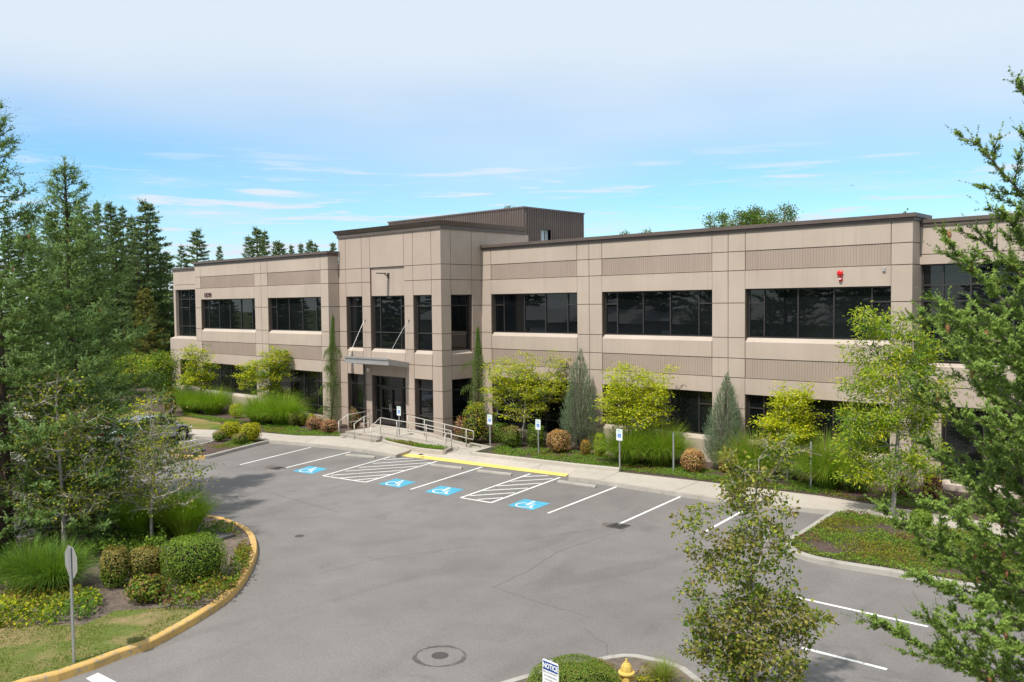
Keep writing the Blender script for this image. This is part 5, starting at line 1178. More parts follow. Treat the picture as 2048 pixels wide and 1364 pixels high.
small_tree(p,'leftmost small yellow-green tree by the left end window of the building',[(366,690,392,730),(385,705,425,760),(372,722,400,752),(395,740,432,770),(360,745,410,778),(400,760,425,785)],240,28,['lf_lime','lf_mid'],(.75,.25),14,[(402,790),(403,770),(400,750),(396,725)],hmin=1.0,ls=.12)
p=onY(537,27.6)
small_tree(p,'small yellow-green multi-stem tree between the two left ground floor windows',[(480,722,520,770),(472,755,510,782),(525,700,575,745),(500,725,560,775),(545,740,580,765),(515,770,560,800),(550,785,575,800),(560,710,577,740)],290,30,['lf_lime','lf_mid'],(.75,.25),15,[(538,790),(540,775),(545,755),(548,735)],hmin=1.0,ls=.12)
# ---- tall ash by the right island
p=gp(1786,1030)
C_=[cl(p,a,b,c,d) for a,b,c,d in ((1745,640,38,28),(1812,650,38,30),(1795,690,70,38),(1730,705,40,28),(1850,700,45,34),(1720,765,44,30),(1790,755,80,45),(1865,760,38,40),(1740,830,62,42),(1720,880,50,40),(1815,830,62,45),(1850,880,40,48),(1760,920,75,38),(1830,940,45,35),(1720,945,45,22),(1780,975,60,20),(1845,810,40,40))]
broadleaf('ash_tree',p,'tall airy light green tree with pale trunk standing at the edge of the right island','tree',0,C_,480,42,.13,['lf_ash','lf_lime','lf_mid'],'bark_pale',21,[(0,0,0)]+[at(p,*q) for q in ((1790,980),(1793,930),(1797,870),(1800,800),(1803,730),(1808,670))],.085,hmin=.9,spread=.15,flat=.35,wd=.32,droop=.5,mixs=(.6,.15,.25))
# ---- the near sparse tree at the bottom
p=(-6.6,12.6,.13)
p=(*G(1500,1440,.13),.13)
C_=[cl(p,a,b,c,d) for a,b,c,d in ((1455,905,18,22),(1570,890,45,28),(1545,940,40,35),(1470,960,45,35),(1400,1030,42,28),(1385,1065,28,30),(1500,1010,75,45),(1420,1090,45,35),(1520,1090,65,55),(1450,1135,55,30),(1525,1160,60,45),(1390,1185,32,22),(1430,1225,60,45),(1530,1230,85,50),(1600,1230,48,35),(1480,1290,90,48),(1580,1300,50,50),(1400,1290,35,28),(1500,1345,95,40),(1630,1245,25,20),(1345,1270,14,9),(1560,1215,60,40))]
broadleaf('sparse_tree',p,'tall half-bare olive-leaved tree with twiggy pale stems at the bottom centre-right','tree',0,C_,500,27,.07,['lf_dryg','lf_dry'],'bark_pale',31,[(0,0,0)]+[at(p,*q) for q in ((1502,1364),(1503,1290),(1506,1200),(1508,1120),(1510,1040),(1515,960))],.055,hmin=.4,spread=.085,flat=.25,wd=.62,droop=.3,up=.22,mixs=(.6,.4),shell=.25,twigy=2500)
# ---- sparse trees of the left island
p=gp(303,1090)
C_=[cl(p,a,b,c,d) for a,b,c,d in ((300,830,45,40),(330,880,45,35),(280,900,50,40),(330,930,60,35),(400,945,32,18),(285,970,55,40),(350,985,50,30),(385,1005,30,12),(300,1030,55,28),(345,1035,25,14),(265,1000,35,30),(380,890,25,15),(410,1025,22,10))]
broadleaf('sparse_tree',p,'sparse pale-stemmed tree in the yellow-kerbed island, behind the clipped shrubs','tree',0,C_,185,22,.08,['lf_dryg','lf_lime','lf_dry'],'bark_pale',32,[(0,0,0)]+[at(p,*q) for q in ((302,1050),(303,1010),(306,960),(308,900),(308,850))],.07,hmin=1.0,spread=.17,flat=.3,wd=.6,up=.22,mixs=(.5,.2,.3),shell=.25,twigy=1500)
p=gp(128,1117)
C_=[cl(p,a,b,c,d) for a,b,c,d in ((110,770,50,35),(60,820,45,45),(150,840,50,40),(100,880,70,45),(170,930,50,45),(60,960,50,45),(120,1000,70,40),(190,1000,40,35),(140,1060,45,20))]
broadleaf('sparse_tree',p,'olive and orange-tinted tree behind the stop sign, in front of the tall fir','tree',0,C_,210,24,.085,['lf_dryg','lf_dry','lf_lime'],'bark_pale',33,[(0,0,0)]+[at(p,*q) for q in ((128,1070),(126,1010),(120,940),(115,860),(112,790))],.08,hmin=1.0,spread=.2,flat=.3,wd=.6,mixs=(.5,.38,.12),shell=.25,twigy=800)
# ---- broadleaf trees further left
for i,(px,Y,cs,lab,mt,n_) in enumerate(((322,27.5,((327,722,28,20),(318,748,34,26),(330,772,26,20),(303,735,24,22)),'yellow-green tree at the left end of the building','lf_mid',300),
    (262,29,((252,722,34,24),(278,738,38,28),(240,755,42,30),(285,775,36,26),(255,792,40,24)),'light green tree in front of the white warehouse','lf_mid',380),
    (205,24,((190,745,40,34),(225,790,38,34),(185,810,38,30),(215,835,30,20)),'dull green tree seen through the fir branches above the car','lf_clip',300))):
    p=onY(px,Y); C_=[cl(p,*c) for c in cs]; broadleaf('broadleaf_tree',p,lab,'tree',0,C_,n_,38,.12,[mt,'lf_mid' if mt=='lf_lime' else 'lf_lime'],'bark',40+i,[(0,0,0)]+[at(p,px,q) for q in (cs[-1][1]+20,cs[-1][1],cs[1][1],cs[0][1])],.10,hmin=.8,spread=.25,mixs=(.75,.25))
# ---- weeping cedars
def weeping(p,label,spine,arms,seed,n=1700):
    rng=np.random.default_rng(seed); sp_=np.array([at(p,*q[:2]) for q in spine]); wd=np.array([q[2] for q in spine])*depth_of(p)/F; SS=[];SD=[];SL=[]
    cum=np.linspace(0,1,len(spine)); W0=[];W1=[];Wr=[]
    def spt(t): return np.array([np.interp(t,cum,sp_[:,k]) for k in range(3)]),float(np.interp(t,cum,wd))
    for i in range(n):
        t=rng.uniform()**.9; c,w_=spt(t); a_=rng.uniform(0,6.28); d=np.array([math.cos(a_),math.sin(a_),0]); rr=w_*rng.uniform(.15,1)**.7; q=c+d*rr+np.array([0,0,rng.normal()*.1])
        l=(.18+.32*min(1,w_/.35))*rng.uniform(.6,1.3); SS.append(q); SD.append(unit(d*.22+np.array([0,0,-1])+rng.normal(size=3)*.12)); SL.append(l)
        if i%3==0: W0.append(c); W1.append(q); Wr.append(.008)
    for a_,b_,e_ in arms:
        A=np.array(at(p,*a_)); B=np.array(at(p,*b_)); E_=np.array(at(p,*e_))
        for k in range(9):
            t=(k+.5)/9; q=(1-t)**2*A+2*t*(1-t)*B+t*t*E_; W0.append(A if k==0 else W1[-1]); W1.append(q); Wr.append(.012)
            for j in range(9): SS.append(q+rng.normal(size=3)*.05); SD.append(unit(np.array([rng.normal()*.3,rng.normal()*.3,-1.]))); SL.append(rng.uniform(.14,.34))
    for k in range(len(sp_)-1): W0.append(sp_[k]); W1.append(sp_[k+1]); Wr.append(.05*(1-k/len(sp_))+.008)
    SS=np.array(SS);SD=np.array(SD);SL=np.array(SL); root=empty('weeping_cedar',p,label,'conifer','weeping cedars beside the entrance tower')
    V,F_=needles(rng,SS,SD,SL,20,.05,.013,.9,.6); np_mesh('foliage',V,[F_],'ndl_cedar',root)
    W0=np.array(W0);W1=np.array(W1);Wr=np.array(Wr); V,F_=sticks(W0,W1,Wr,Wr*.8); np_mesh('trunk',V,[F_],'bark_dark',root)
weeping(onY(660,27.9),'slim weeping conifer left of the entrance, against the shaded end of the left wing',[(662,842,20),(664,815,17),(667,790,17),(668,765,14),(664,740,13),(664,715,11),(664,695,7),(665,675,4),(665,655,2.5),(666,634,1.5)],
  (((664,700),(650,690),(648,715)),((666,695),(680,692),(683,712)),((664,765),(645,762),(638,785)),((664,820),(645,805),(638,820)),((664,740),(655,728),(650,735))),51)
weeping(onY(956,30.6),'weeping conifer in the corner between entrance tower and right wing',[(960,850,26),(958,825,22),(957,800,20),(957,775,16),(957,750,13),(957,725,12),(956,700,7),(956,680,4),(955,655,1.8)],
  (((957,728),(935,715),(922,736)),((957,775),(930,762),(923,782)),((958,800),(985,790),(1000,812)),((957,728),(975,720),(980,740)),((957,830),(975,822),(990,835)),((957,820),(935,812),(926,825))),52)
# ---- upright junipers
def juniper(p,label,prof,seed,n=3400):
    rng=np.random.default_rng(seed); sc_=depth_of(p)/F; zs=np.array([at(p,q[0],q[1])[2] for q in prof]); cx=np.array([at(p,q[0],q[1])[:2] for q in prof]); w_=np.array([q[2] for q in prof])*sc_
    o_=np.argsort(zs); zs=zs[o_]; cx=cx[o_]; w_=w_[o_]; Hh=zs[-1]; z=rng.uniform(zs[0],Hh,n*3); wz=np.interp(z,zs,w_); z=z[rng.uniform(size=len(z))<wz/w_.max()][:n]; n=len(z); wz=np.interp(z,zs,w_)
    a_=rng.uniform(0,6.28,n); fr=rng.uniform(.35,1.0,n)**.5*(1+.13*np.sin(a_*5+z*2.3+seed)); d=np.stack([np.cos(a_),np.sin(a_),np.zeros(n)],1)
    c=np.stack([np.interp(z,zs,cx[:,0]),np.interp(z,zs,cx[:,1]),z],1); S_=c+d*(wz*fr*.92)[:,None]; S_[:,2]=np.maximum(S_[:,2]-.15,.05)
    D_=unit(d*.42+np.array([0,0,1.])+rng.normal(size=(n,3))*.13); L_=rng.uniform(.14,.40,n)*np.clip(wz/.4,.5,1)
    root=empty('juniper',p,label,'conifer','upright blue junipers at the facade'); V,F_=needles(rng,S_,D_,L_,22,.045,.012,1.1,.55); np_mesh('foliage',V,[F_],'ndl_jun',root)
    k=rng.choice(n,500); V,F_=sticks(np.stack([c[k,0]*.3,c[k,1]*.3,c[k,2]*.35],1),S_[k],.013,.005); m_=MB(); m_.tube([(0,0,-.05),(0,0,Hh*.5),(cx[-1][0],cx[-1][1],Hh*.95)],[.07,.04,.008],6)
    np_mesh('branches',V,[F_],'bark',root); m_.build('trunk','bark_dark',root)
juniper(onY(1160,31.3),'upright blue-green juniper between the first and second bays of the right wing',[(1161,693,1.2),(1161,712,6),(1160,730,13),(1160,750,19),(1160,775,24),(1159,800,30),(1158,825,35),(1156,850,36),(1154,868,27),(1152,888,12)],61)
juniper(onY(1448,31.3),'upright blue-green juniper between the second and third bays of the right wing',[(1454,740,1.2),(1453,760,7),(1454,778,14),(1452,800,21),(1450,825,27),(1448,850,32),(1445,872,36),(1443,895,34),(1440,915,20),(1438,928,10)],62)
# ---- clipped and loose shrubs along the facade
def shrub(box,Y,label,mats,n=2200,ls=.06,power=3.0,seed=1,name='clipped_shrub',cat='shrub',**k):
    """box: left, top, right, bottom in pixels; stands at depth of its bottom line or at given Y"""
    cx=(box[0]+box[2])/2
    if Y is None: x,y=G(cx,box[3]-2,.13); s_=depth_of((x,y))/F; r_=(box[2]-box[0])/2*s_; 
    else: x,y,_=onY(cx,Y); s_=depth_of((x,y))/F; r_=(box[2]-box[0])/2*s_
    if Y is None:
        dv=unit(np.array([x,y])); x+=dv[0]*r_*.75; y+=dv[1]*r_*.75
    d_=depth_of((x,y)); s_=d_/F; r_=(box[2]-box[0])/2*s_; q=at((x,y),cx,box[1]); zt=q[2]-r_*.10; zt=max(zt,.2)
    return clipped(name,(x,y,.13),label,cat,r_,r_,zt/2,n,ls,mats,seed,power,cz=zt/2,**k)
shrub((983,845,1020,884),30.6,'dark green clipped round shrub behind the bronze-topped one, left of the forked tree',['lf_clip'],2300,.06,3.2,1)
shrub((1003,851,1042,897),29.95,'bronze-topped clipped round shrub just left of the forked pale trunk',['lf_clip','lf_clip_tan'],2800,.055,3.2,2,top=.8)
shrub((1053,848,1089,890),30.6,'green clipped shrub behind the second sign post from the ramp',['lf_clip'],2300,.06,3.2,3)
shrub((1094,858,1139,900),30.2,'low coral-tinted rounded shrub left of the first juniper',['lf_pink','lf_orange'],2600,.06,2.4,4,mixs=[.75,.25])
shrub((1160,879,1181,908),30.3,'tiny orange-yellow rounded shrub at the foot of the first juniper',['lf_orange'],900,.05,2.6,5)
shrub((1189,866,1212,908),30.4,'narrow golden clipped shrub left of the twin grass clumps',['lf_clip_gold','lf_clip'],1500,.06,3.2,6,mixs=[.6,.4])
shrub((1364,896,1408,950),None,'large coral-pink rounded shrub right of the twin grass clumps',['lf_pink','lf_orange'],3000,.055,2.5,7,mixs=[.85,.15])
shrub((1438,903,1468,950),None,'smaller coral-orange shrub at the foot of the second juniper',['lf_pink','lf_orange'],1700,.055,2.5,8,mixs=[.5,.5],loose=.06)
shrub((926,806,974,885),29.6,'tall loose green shrub with orange new tips beside the ramp rail',['lf_mid','lf_lime','lf_orange'],2600,.09,2.2,9,name='loose_shrub',mixs=[.45,.35,.2],loose=.09,lumps=.14)
shrub((906,836,938,876),29.7,'dusky red lace-leaf maple right beside the tower corner',['lf_red','lf_pink'],1800,.06,2.0,10,name='red_maple_shrub',loose=.09,lumps=.2)
shrub((912,858,958,889),29.3,'low russet and green mound under the tall loose shrub at the ramp',['lf_red','lf_mid'],1800,.06,2.0,11,name='red_maple_shrub',loose=.09,lumps=.2)
shrub((966,846,994,886),30.2,'thin russet shrub between the loose shrub and the dark clipped shrub',['lf_red','lf_mid'],1300,.06,2.0,12,name='red_maple_shrub',loose=.1,lumps=.2)
shrub((694,818,722,858),28.3,'red lace-leaf shrub behind the short left handrail',['lf_red','lf_pink','lf_clip'],1800,.06,2.0,13,name='red_maple_shrub',mixs=[.6,.2,.2],loose=.1,lumps=.2)
shrub((612,832,650,862),27.2,'wide dusty-pink lace-leaf mound left of the weeping conifer',['lf_red','lf_pink'],2200,.06,2.0,14,name='red_maple_shrub',loose=.08,lumps=.18)
shrub((640,838,676,864),26.9,'low dusty-pink lace-leaf mound in front of the weeping conifer',['lf_red','lf_pink'],2000,.06,2.0,15,name='red_maple_shrub',loose=.08,lumps=.18)
shrub((593,826,613,852),27.6,'small yellow-green clipped shrub right of the left grass clump',['lf_clip_gold','lf_mid'],1100,.06,3,16,mixs=[.5,.5])
shrub((615,828,631,845),27.9,'tiny yellow clipped shrub behind the dusty-pink mound',['lf_clip_gold'],700,.06,3,17)
shrub((460,807,488,836),27.0,'yellow shrub between the two left grass clumps',['lf_clip_gold','lf_lime'],1500,.07,2.4,18,loose=.06)
shrub((576,826,596,852),27.0,'dull green clipped shrub touching the right side of the left grass clump',['lf_clip_olive'],1100,.06,3,19)
shrub((328,782,356,815),24.5,'green and orange-tinted shrub at the far left end of the bed',['lf_mid','lf_orange'],1500,.08,2.2,20,name='loose_shrub',mixs=[.7,.3],loose=.09)
shrub((441,843,482,880),None,'bright yellow clipped shrub on the small middle island, left one of the pair',['lf_clip_gold'],2600,.06,2.6,21)
shrub((480,845,521,887),None,'bright yellow clipped shrub on the small middle island, right one of the pair',['lf_clip_gold'],2800,.06,2.8,22)
shrub((427,860,452,886),None,'small bronze-topped shrub left of the bright yellow pair',['lf_clip','lf_clip_tan'],1300,.055,2.8,23,top=.72)
shrub((465,866,493,892),None,'small bronze-topped shrub in front of the bright yellow pair',['lf_clip','lf_clip_tan'],1300,.055,2.8,24,top=.72)
shrub((1783,948,1822,985),31.0,'orange-red feathery shrub behind the tall airy tree',['lf_red','lf_pink'],1700,.06,2.0,25,name='red_maple_shrub',loose=.1,lumps=.2)
shrub((1846,942,1886,988),30.9,'coral-red feathery shrub at the foot of the right corner pier',['lf_pink','lf_red'],2000,.06,2.2,26,name='red_maple_shrub',loose=.08,lumps=.15)
shrub((1822,1018,1862,1060),None,'green clipped shrub at the back of the right island',['lf_clip'],2500,.055,3,27)
shrub((1690,930,1735,985),30.6,'dark green shrub half hidden under the tall airy tree',['lf_mid'],1600,.07,2.4,28,name='loose_shrub',loose=.08)
# ---- left island shrubs
shrub((204,1092,258,1182),None,'tan-topped clipped shrub on a short stem, left one of two in the yellow-kerbed island',['lf_clip','lf_clip_tan'],3600,.05,2.8,31,top=.50,stem=True)
shrub((257,1093,326,1172),None,'tan-topped clipped drum shrub, right one of two in the yellow-kerbed island',['lf_clip_olive','lf_clip_tan'],5200,.045,3.2,32,top=.62)
shrub((334,1068,446,1180),None,'big green clipped box shrub in the yellow-kerbed island',['lf_clip'],9000,.045,3.6,33,lumps=.03)
shrub((255,1150,330,1212),None,'low loose reddish-green bush in front of the tan-topped drum shrub',['lf_cover2','lf_mid','lf_red'],1500,.085,2.2,34,name='loose_shrub',mixs=[.6,.25,.15],loose=.1,lumps=.15)
def loose(name,pts,label,mats,mixs,seed,h=.38,ls=.085,dens=420,**k):
    return cover(name,[G(*q,.3) for q in pts],label,dens,ls,mats,mixs,h,seed,**k)
loose('low_shrubs',((-60,1190),(20,1175),(120,1178),(190,1178),(207,1200),(180,1226),(100,1238),(20,1246),(-80,1250)),'yellow-green leafy low shrubs in a band behind the stop sign',['lf_cover2','lf_lime','lf_mid'],(.4,.25,.35),71,patch=.03,dens=620)
loose('low_shrubs',((320,1160),(350,1180),(440,1160),(470,1120),(480,1090),(500,1100),(496,1130),(470,1165),(430,1195),(380,1208),(325,1206),(300,1190)),'yellow and reddish leafy low shrubs along the yellow kerb',['lf_cover2','lf_mid','lf_red'],(.6,.3,.1),72,patch=.03,h=.42,dens=620)
loose('low_shrubs',((400,1045),(440,1042),(470,1052),(478,1066),(440,1064),(400,1070)),'dark green low shrubs at the tip of the yellow-kerbed island',['lf_mid','lf_cover2'],(.6,.4),73,patch=.15)
loose('low_shrubs',((-80,1130),(0,1110),(100,1120),(200,1085),(240,1070),(330,1075),(330,1100),(200,1110),(120,1150),(-20,1170),(-100,1180)),'dark green low shrubs under the tall firs',['lf_mid','lf_clip'],(.7,.3),74,patch=.15,h=.6,ls=.1)
loose('low_shrubs',((478,1078),(500,1085),(503,1105),(486,1120),(465,1090)),'reddish low plants at the inner side of the yellow kerb',['lf_cover2','lf_red'],(.75,.25),75,patch=.15,h=.3)
# ---- grasses
def gr(px,py,r,h,label,n=2200,seed=1,**k):
    x,y=G(px,py,.13); dv=unit(np.array([x,y])); x+=dv[0]*r*.25; y+=dv[1]*r*.25; grass('grass_clump',(x,y,.12),label,r,h,n,seed,**k)
gr(1258,930,1.3,1.75,'left half of the big twin green grass clumps behind the wheelchair sign',3800,1)
gr(1320,932,1.3,1.75,'right half of the big twin green grass clumps, left of the bare post',3800,2)
gr(1512,957,1.1,1.75,'tall green grass clump right of the second juniper',3600,3)
gr(1655,978,1.15,1.9,'tall green grass clump right of the last bare post, at the airy tree',3800,4)
gr(384,826,1.5,1.7,'left part of the far grass mound before the leftmost yellow-green tree',3400,5,mixs=(.9,.04))
gr(425,829,1.5,1.7,'right part of the far grass mound before the leftmost yellow-green tree',3400,6,mixs=(.9,.04))
gr(522,848,1.5,1.75,'left part of the big green grass mound nearer the entrance',3600,7,mixs=(.9,.05))
gr(567,851,1.5,1.8,'right part of the big green grass mound nearer the entrance',3600,8,mixs=(.9,.05))
gr(345,800,.8,1.2,'small grass tuft at the left end of the facade',1800,9,mixs=(.9,.04))
gr(110,1185,.95,1.15,'arching grass clump behind the stop sign, coloured darker for the fir shade',2600,10,mats=('lf_mid','lf_grass'),mixs=(.8,.15),w_=.010)  # darker leaf in place of grass blade puts the fir shade into colour
gr(60,1178,.9,1.1,'grass clump left of the stop sign, coloured darker for the fir shade',2000,14,mats=('lf_mid','lf_grass'),mixs=(.8,.15))  # same darker leaf, shade put into the blade colour
gr(280,1085,.8,1.2,'upright green grass clump left of the sparse pale-stemmed tree',3000,11,lean=1.0,mixs=(.95,.02))
gr(370,1080,.85,1.3,'upright green grass clump right of the sparse pale-stemmed tree',3200,12,lean=1.0,mixs=(.95,.02))
gr(330,1075,.8,1.1,'upright green grass clump directly behind the pale-stemmed trunk',2600,13,lean=1.0,mixs=(.95,.02))
# ---- near island planting
x,y=G(1147,1340,.80)
clipped('clipped_shrub',(x,y,.13),'big rounded green shrub with brown-tipped top behind the notice sign','shrub',.78,.62,.42,26000,.022,['lf_clip','lf_clip_tan'],81,2.3,cz=.40,mixs=[.86,.14],loose=.02,lumps=.05,rz=.65)
clipped('dry_shrub',(-9.32,12.15,.13),'dry brown low shrub at the foot of the yellow hydrant','shrub',.42,.36,.22,6000,.028,['lf_grass_y','lf_clip_tan'],82,2.2,cz=.20,mixs=[.6,.4],loose=.05)
loose('low_shrubs',((1268,1335),(1290,1330),(1330,1340),(1335,1352),(1300,1362),(1270,1350)),'yellow-green and purple low plants beside the hydrant',['lf_cover2','lf_red','lf_lime'],(.4,.25,.35),83,patch=.3,h=.28,ls=.05,dens=1800)
grass('grass_tuft',(-8.5,13.0,.13),'pale thin grass tuft right of the hydrant plants',.35,.45,700,84,('lf_grass_y','lf_grass'),(.5,.4),group=None,w_=.006)
loose('low_plants',((1200,1366),(1290,1362),(1400,1356),(1480,1380),(1300,1420),(1150,1420)),'olive low plants filling the bottom edge of the nearest island',['lf_clip','lf_cover2'],(.6,.4),85,patch=.35,h=.2,ls=.04,dens=1200)
# ---- ground cover
GC=lambda pts,z=.13:[G(*q,z) for q in pts]
cover('ground_cover',GC(((522,853),(560,848),(620,862),(682,866),(682,874),(640,873),(594,871.5),(530,865))),'green ground cover between the left walk and the dusty-pink mounds',900,.05,['lf_cover','lf_cover2'],(.8,.2),.14,91,patch=.22)
cover('ground_cover',GC(((370,826),(400,832),(450,838),(500,845),(470,850),(440,846),(400,838),(365,832))),'green ground cover edging the far lawn strip',800,.05,['lf_cover','lf_cover2'],(.85,.15),.16,92,patch=.15)
cover('ground_cover',[(x,y+.16) for x,y in GC(((946,911),(1150,935),(1240,944)))]+GC(((1345,953),(1409,963),(1540,979),(1600,985),(1640,990),(1640,970),(1560,962),(1500,950),(1430,942),(1350,930),(1240,918),(1150,903),(1080,897),(1000,893))),'dense green ground cover along the walk in front of the right wing',900,.05,['lf_cover','lf_cover2'],(.78,.22),.16,93,patch=.27)
cover('ground_cover',GC(((1640,975),(1700,978),(1800,990),(1900,1000),(2000,1010),(2000,1040),(1900,1028),(1800,1012),(1700,1000),(1645,990))),'patchy green ground cover below the tall airy tree',700,.055,['lf_cover','lf_cover2','lf_red'],(.7,.25,.05),.14,94,patch=.42)
cover('ground_cover',offset([(x,y) for x,y in irin[4:]],.05)+[(4,27.4),(-9.1,27.5)]+GC(((1700,1025),(1680,1028))),'yellowing green ground cover with bare mulch patches in the right island',1700,.046,['lf_cover2','lf_cover','lf_red'],(.45,.47,.08),0.15,95,patch=.30,psc=.8)
cover('ground_cover',[(-34.2,27.05),(-33.2,26.75),(-30.77,26.5),(-29.5,26.75),(-29.8,27.4),(-34.2,27.12)],'green ground cover in the narrow planter between walk and ramp',1300,.05,['lf_cover','lf_cover2'],(.7,.3),.16,96,z0=.22,patch=.22)
cover('ground_cover',GC(((440,890),(470,880),(520,878),(500,890),(440,900),(415,893))),'green ground cover around the shrubs of the small middle island',900,.045,['lf_cover','lf_cover2'],(.6,.4),.12,97,patch=.35)
cover('ground_cover',[(-34.2,29.25),(-29.8,28.75),(-29.0,29.2),(-32.4,29.5),(-34.2,29.5)],'low green plants between the ramp kerb and the tower',900,.05,['lf_cover'],(1,),.12,98,patch=.3)
cover('grass_blades',lw,'short yellow-green turf blades of the lawn by the stop sign',700,.035,['lf_turf'],(1,),.045,99,z0=.15,patch=.30,flat=.1,cat='grass')
cover('fallen_leaves',inn[:140],'dry fallen leaves and bark bits on the bare soil of the yellow-kerbed island',16,.05,['lf_pink','lf_clip_tan'],(.5,.5),.02,100,patch=.0,flat=.9,cat='leaf litter')
# ---- firs at the left
FG='near firs of the yellow-kerbed island'; FM=('ndl_fir','ndl_tip')
p=(-27.2,7.85,.13)
fir('fir_tree',p,'tallest near fir at the left edge, its thin leader standing free against the sky',hz_(p,10,188),4.6,5,limbs=140,z0=.09,step=.037,shl=.23,nk=17,nl=.052,nw=.025,subs=11,prof=1.0,el0=-.18,el1=.55,curve=.55,mats=FM,bark='bark_dark',droop=.22,rtr=.2,cones=60,cone_s=1.4,group=FG)
p=(-31.2,11.2,.13)
fir('fir_tree',p,'second near fir, wider and lower, filling the space behind the sparse trees',hz_(p,118,318),4.5,8,limbs=145,z0=.06,step=.037,shl=.24,nk=17,nl=.052,nw=.025,subs=12,prof=.85,el0=-.18,el1=.6,curve=.6,mats=FM,bark='bark_dark',droop=.2,rtr=.2,cones=60,cone_s=1.4,group=FG)
p=gp(165,1068)
fir('fir_tree',p,'lower bushy fir between the two pale-stemmed sparse trees, behind the stop sign',hz_(p,150,640),3.0,23,limbs=85,z0=.06,step=.042,shl=.22,nk=17,nl=.052,nw=.021,subs=10,prof=.8,el0=-.22,el1=.6,curve=.5,mats=FM,bark='bark_dark',droop=.3,rtr=.13,group=FG)
p=(-25.2,1.2,.13)
fir('fir_tree',p,'fir standing just outside the left edge, shading the island',11.5,3.4,15,limbs=70,z0=.09,step=.09,shl=.28,nk=12,nl=.07,nw=.035,subs=9,prof=.8,el0=-.05,el1=.7,curve=.6,mats=FM,bark='bark_dark',droop=.2,group=FG)
# ---- distant conifers
vars_=[]
for k,(hh,rr) in enumerate(((20,4.6),(22,4.0),(17,4.8))):
    vars_.append((conifer('conifer',(0,0,0),'x',hh,rr,70+k,nb=95,z0=.05,sec=6,sho=3,nk=9,nl=.34,nw=.10,mats=('ndl_far','ndl_far'),up=.10,droop=.18,shl=.55,bark='bark_dark',prof=.85,tipup=.25,wood=False,rtr=.3,group='far dark conifers',cat='conifer'),hh))
far=[(165,410,40,'left of the far left cluster, thin tip'),(200,402,46,'pair tip'),(226,405,43,''),(250,412,47,''),(268,430,40,''),(297,400,38,''),(335,505,45,''),(365,488,60,''),(397,458,62,''),(441,491,75,''),(500,470,66,''),(517,454,70,''),(532,460,66,''),(554,480,78,''),(562,482,76,''),(585,489,84,''),(604,485,86,''),(622,480,80,''),(634,486,82,''),(668,483,85,''),(180,440,36,''),(235,440,36,''),(140,400,50,''),(110,420,44,''),(60,420,46,''),(20,430,48,''),(312,470,44,''),(278,460,36,'')]
names=['far conifer at the left rim of the far left stand','far conifer with the second tip of the far left stand','far conifer, third tip of the far left stand','far conifer, fourth tip of the far left stand','far conifer just left of the largest one','largest far conifer, its tall tip left of the building','low far conifer touching the left end of the building','slim far conifer over the left roof corner','broad far conifer over the left roof corner','single small far conifer over the left wing roof','left shoulder of the big conifer pair above the left wing','taller one of the conifer pair above the left wing','right one of the conifer pair above the left wing','far conifer right of the pair above the left wing','thin far conifer closely beside another above the left wing','low far conifer over the middle of the left wing','far conifer tip over the middle of the left wing','forked far conifer tip nearer the tower','small far conifer tip right beside the forked one','last far conifer just left of the entrance tower','dark far conifer low behind the near firs','dark far conifer behind the near fir branch tips','far conifer hidden mostly behind the second near fir','far conifer behind the shoulder of the near firs','far conifer behind the tallest near fir','leftmost far conifer behind the tallest near fir','dark far conifer between the largest one and the building','dark lower far conifer in front of the largest one']
rng=random.Random(4)
for i,((px,py,Y,_),nm) in enumerate(zip(far,names)):
    q=PY(px,600,Y); root,hh=vars_[i%3]; z=hz_((q[0],q[1]),px,py)+.13; sc_=z/hh
    wx=.75+.35*rng.random() if i not in (5,8) else 1.15
    if i<3: root.location=(q[0],q[1],0); root.scale=(sc_*wx,sc_*wx,sc_); root['label']=nm
    else: copy_tree(root,(q[0],q[1],0),nm,rng.uniform(0,6.3),(sc_*wx,sc_*wx,sc_))
# golden pine in front of them
p=onY(297,33); conifer('golden_pine',p,'olive-gold bushy pine standing before the far dark conifers',hz_(p,296,583),2.2,77,nb=80,z0=.05,sec=6,sho=3,nk=10,nl=.22,nw=.06,mats=('ndl_pine','ndl_pine'),up=.5,droop=.0,shl=.35,prof=.5,tipup=.4,wood=False,cat='pine tree')
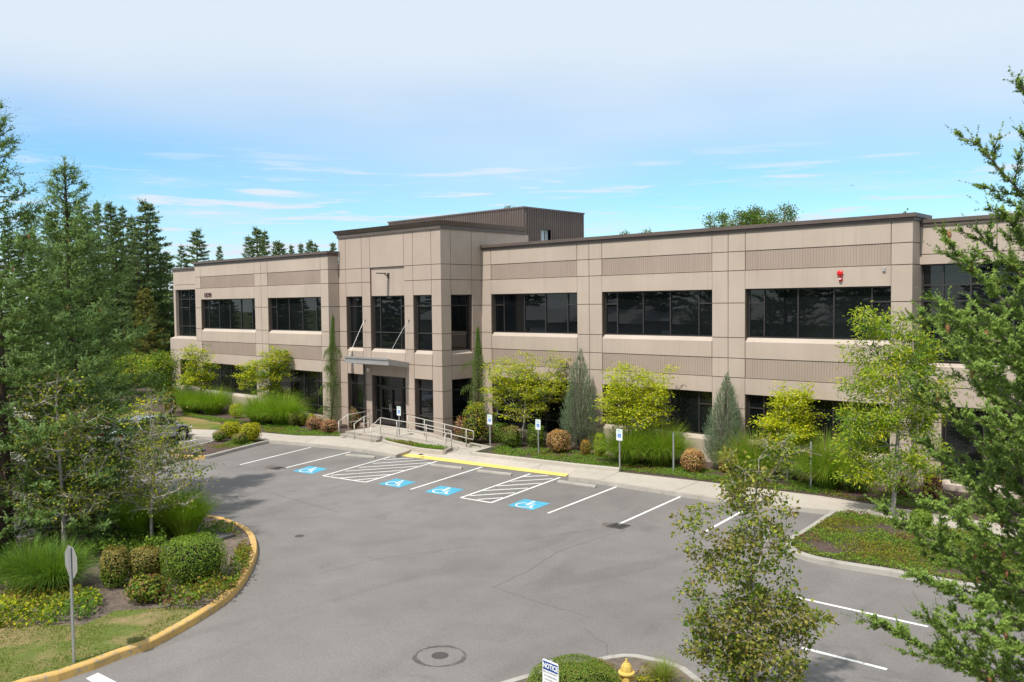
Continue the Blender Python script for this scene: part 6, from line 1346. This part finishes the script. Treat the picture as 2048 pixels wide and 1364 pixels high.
# broadleaf tops behind the right wing
for i,(px,py,Y,rx,lab) in enumerate(((1420,428,60,16,'leftmost feathery tree top over the right wing roof'),(1445,421,63,18,'second feathery tree top over the right wing roof'),(1478,415,60,20,'third feathery tree top over the right wing roof'),(1512,417,62,20,'fourth feathery tree top over the right wing roof'),(1540,419,59,18,'fifth feathery tree top over the right wing roof'),(1568,411,60,24,'largest rightmost feathery tree top over the right wing roof'),(1250,457,70,9,'tiny tree tip over the roof just right of the penthouse'),(1020,409,75,8,'tiny tree tip above the penthouse'),(1296,460,70,7,'tiny tree tip over the roof left of the feathery group'),(1815,428,52,20,'small tree tip over the roof step at the right corner'))):
    p=PY(px,600,Y); p=(p[0],p[1],0); top=hz_(p,px,py+5)+.13; s_=depth_of(p)/F; w_=rx*s_; rq=random.Random(i)
    C_=[(0,0,top-.35,.16,.16,.5,.8)]+[(rq.uniform(-.7,.7)*w_,rq.uniform(-.5,.5)*w_,top-rq.uniform(.6,2.4),.28*w_,.28*w_,rq.uniform(.5,1.0),1.6) for _ in range(6)]+[(0,0,top-3.4,w_*.9,w_*.9,1.4,4),(0,0,top-7,w_*1.2,w_*1.2,3,3)]
    broadleaf('poplar_tree',p,lab,'tree',0,C_,260,24,.15,['lf_mid','lf_clip_olive'],'bark',120+i,[(0,0,0),(0,0,top*.5),(0,0,top*.8),(0,0,top*.95)],.15,hmin=2,spread=.24,flat=.2,shell=.0,group='tree tops behind the right wing',mixs=(.6,.4))
# one dark wood across the road behind the viewpoint (seen in the windows)
def merged_wood(name,spots,label):
    Vs=[];Fs=[];off=0; rr=np.random.default_rng(3)
    for x,y,k,s_ in spots:
        root,hh=vars_[k]; me=[c for c in root.children if c.name.startswith('crown')][0].data; V=np.empty(len(me.vertices)*3,np.float32); me.vertices.foreach_get('co',V); V=V.reshape(-1,3); F_=np.empty(len(me.polygons)*3,np.int32)
        me.polygons.foreach_get('vertices',F_); F_=F_.reshape(-1,3); a_=rr.uniform(0,6.28); c_,s2=math.cos(a_),math.sin(a_); V=np.stack([V[:,0]*c_-V[:,1]*s2,V[:,0]*s2+V[:,1]*c_,V[:,2]],1)*s_+np.array([x,y,0]); Vs.append(V); Fs.append(F_+off); off+=len(V)
    o=np_mesh(name,np.concatenate(Vs),[np.concatenate(Fs)],'ndl_far'); return tag(o,label,'wood',None,'stuff')
rr=random.Random(9)
merged_wood('far_wood',[(-290+6.4*i+rr.uniform(-1.5,1.5),-34+rr.uniform(-6,6),i%3,rr.uniform(.75,1.15)) for i in range(50)],'dark conifer wood across the road, mirrored in the windows')
# ---- the near fir at the right edge
p=(-1.35,10.9,.13)
EX=[]
for px,py,dz,dd in ((1950,278,1.3,0),(2040,168,1.2,.3),(1892,480,1.5,-.3),(1948,455,1.2,.5),(1841,620,1.5,0),(1888,604,1.3,-.6),(1828,765,1.6,.4),(1905,690,1.3,-.8),(1850,880,1.4,.8),(1763,1015,1.5,-.2),(1812,1050,1.3,.5),(1872,1010,1.2,-.9),(1747,1238,1.4,-.5),(1840,1150,1.2,-1.),(1900,1240,1.1,-1.2),(1960,620,1.2,-.9),(1985,820,1.1,-1.2),(1930,960,1.2,.2),(2000,420,1.0,-.2)):
    r=ray(px,py); q=np.array([0,0,HC])+r*(depth_of(p)*.93+dd-.4); EX.append((max(.9,q[2]-.13-dz),q[0]-p[0],q[1]-p[1],q[2]-.13,.35))
fir('fir_tree',p,'close bright green fir at the right edge with hanging brown cones',12.4,2.65,19,limbs=110,z0=.07,step=.015,shl=.11,nk=26,nl=.034,nw=.0130,subs=9,prof=.62,el0=.2,el1=1.0,curve=.6,cones=150,rtr=.15,sublen=.30,extra=EX)
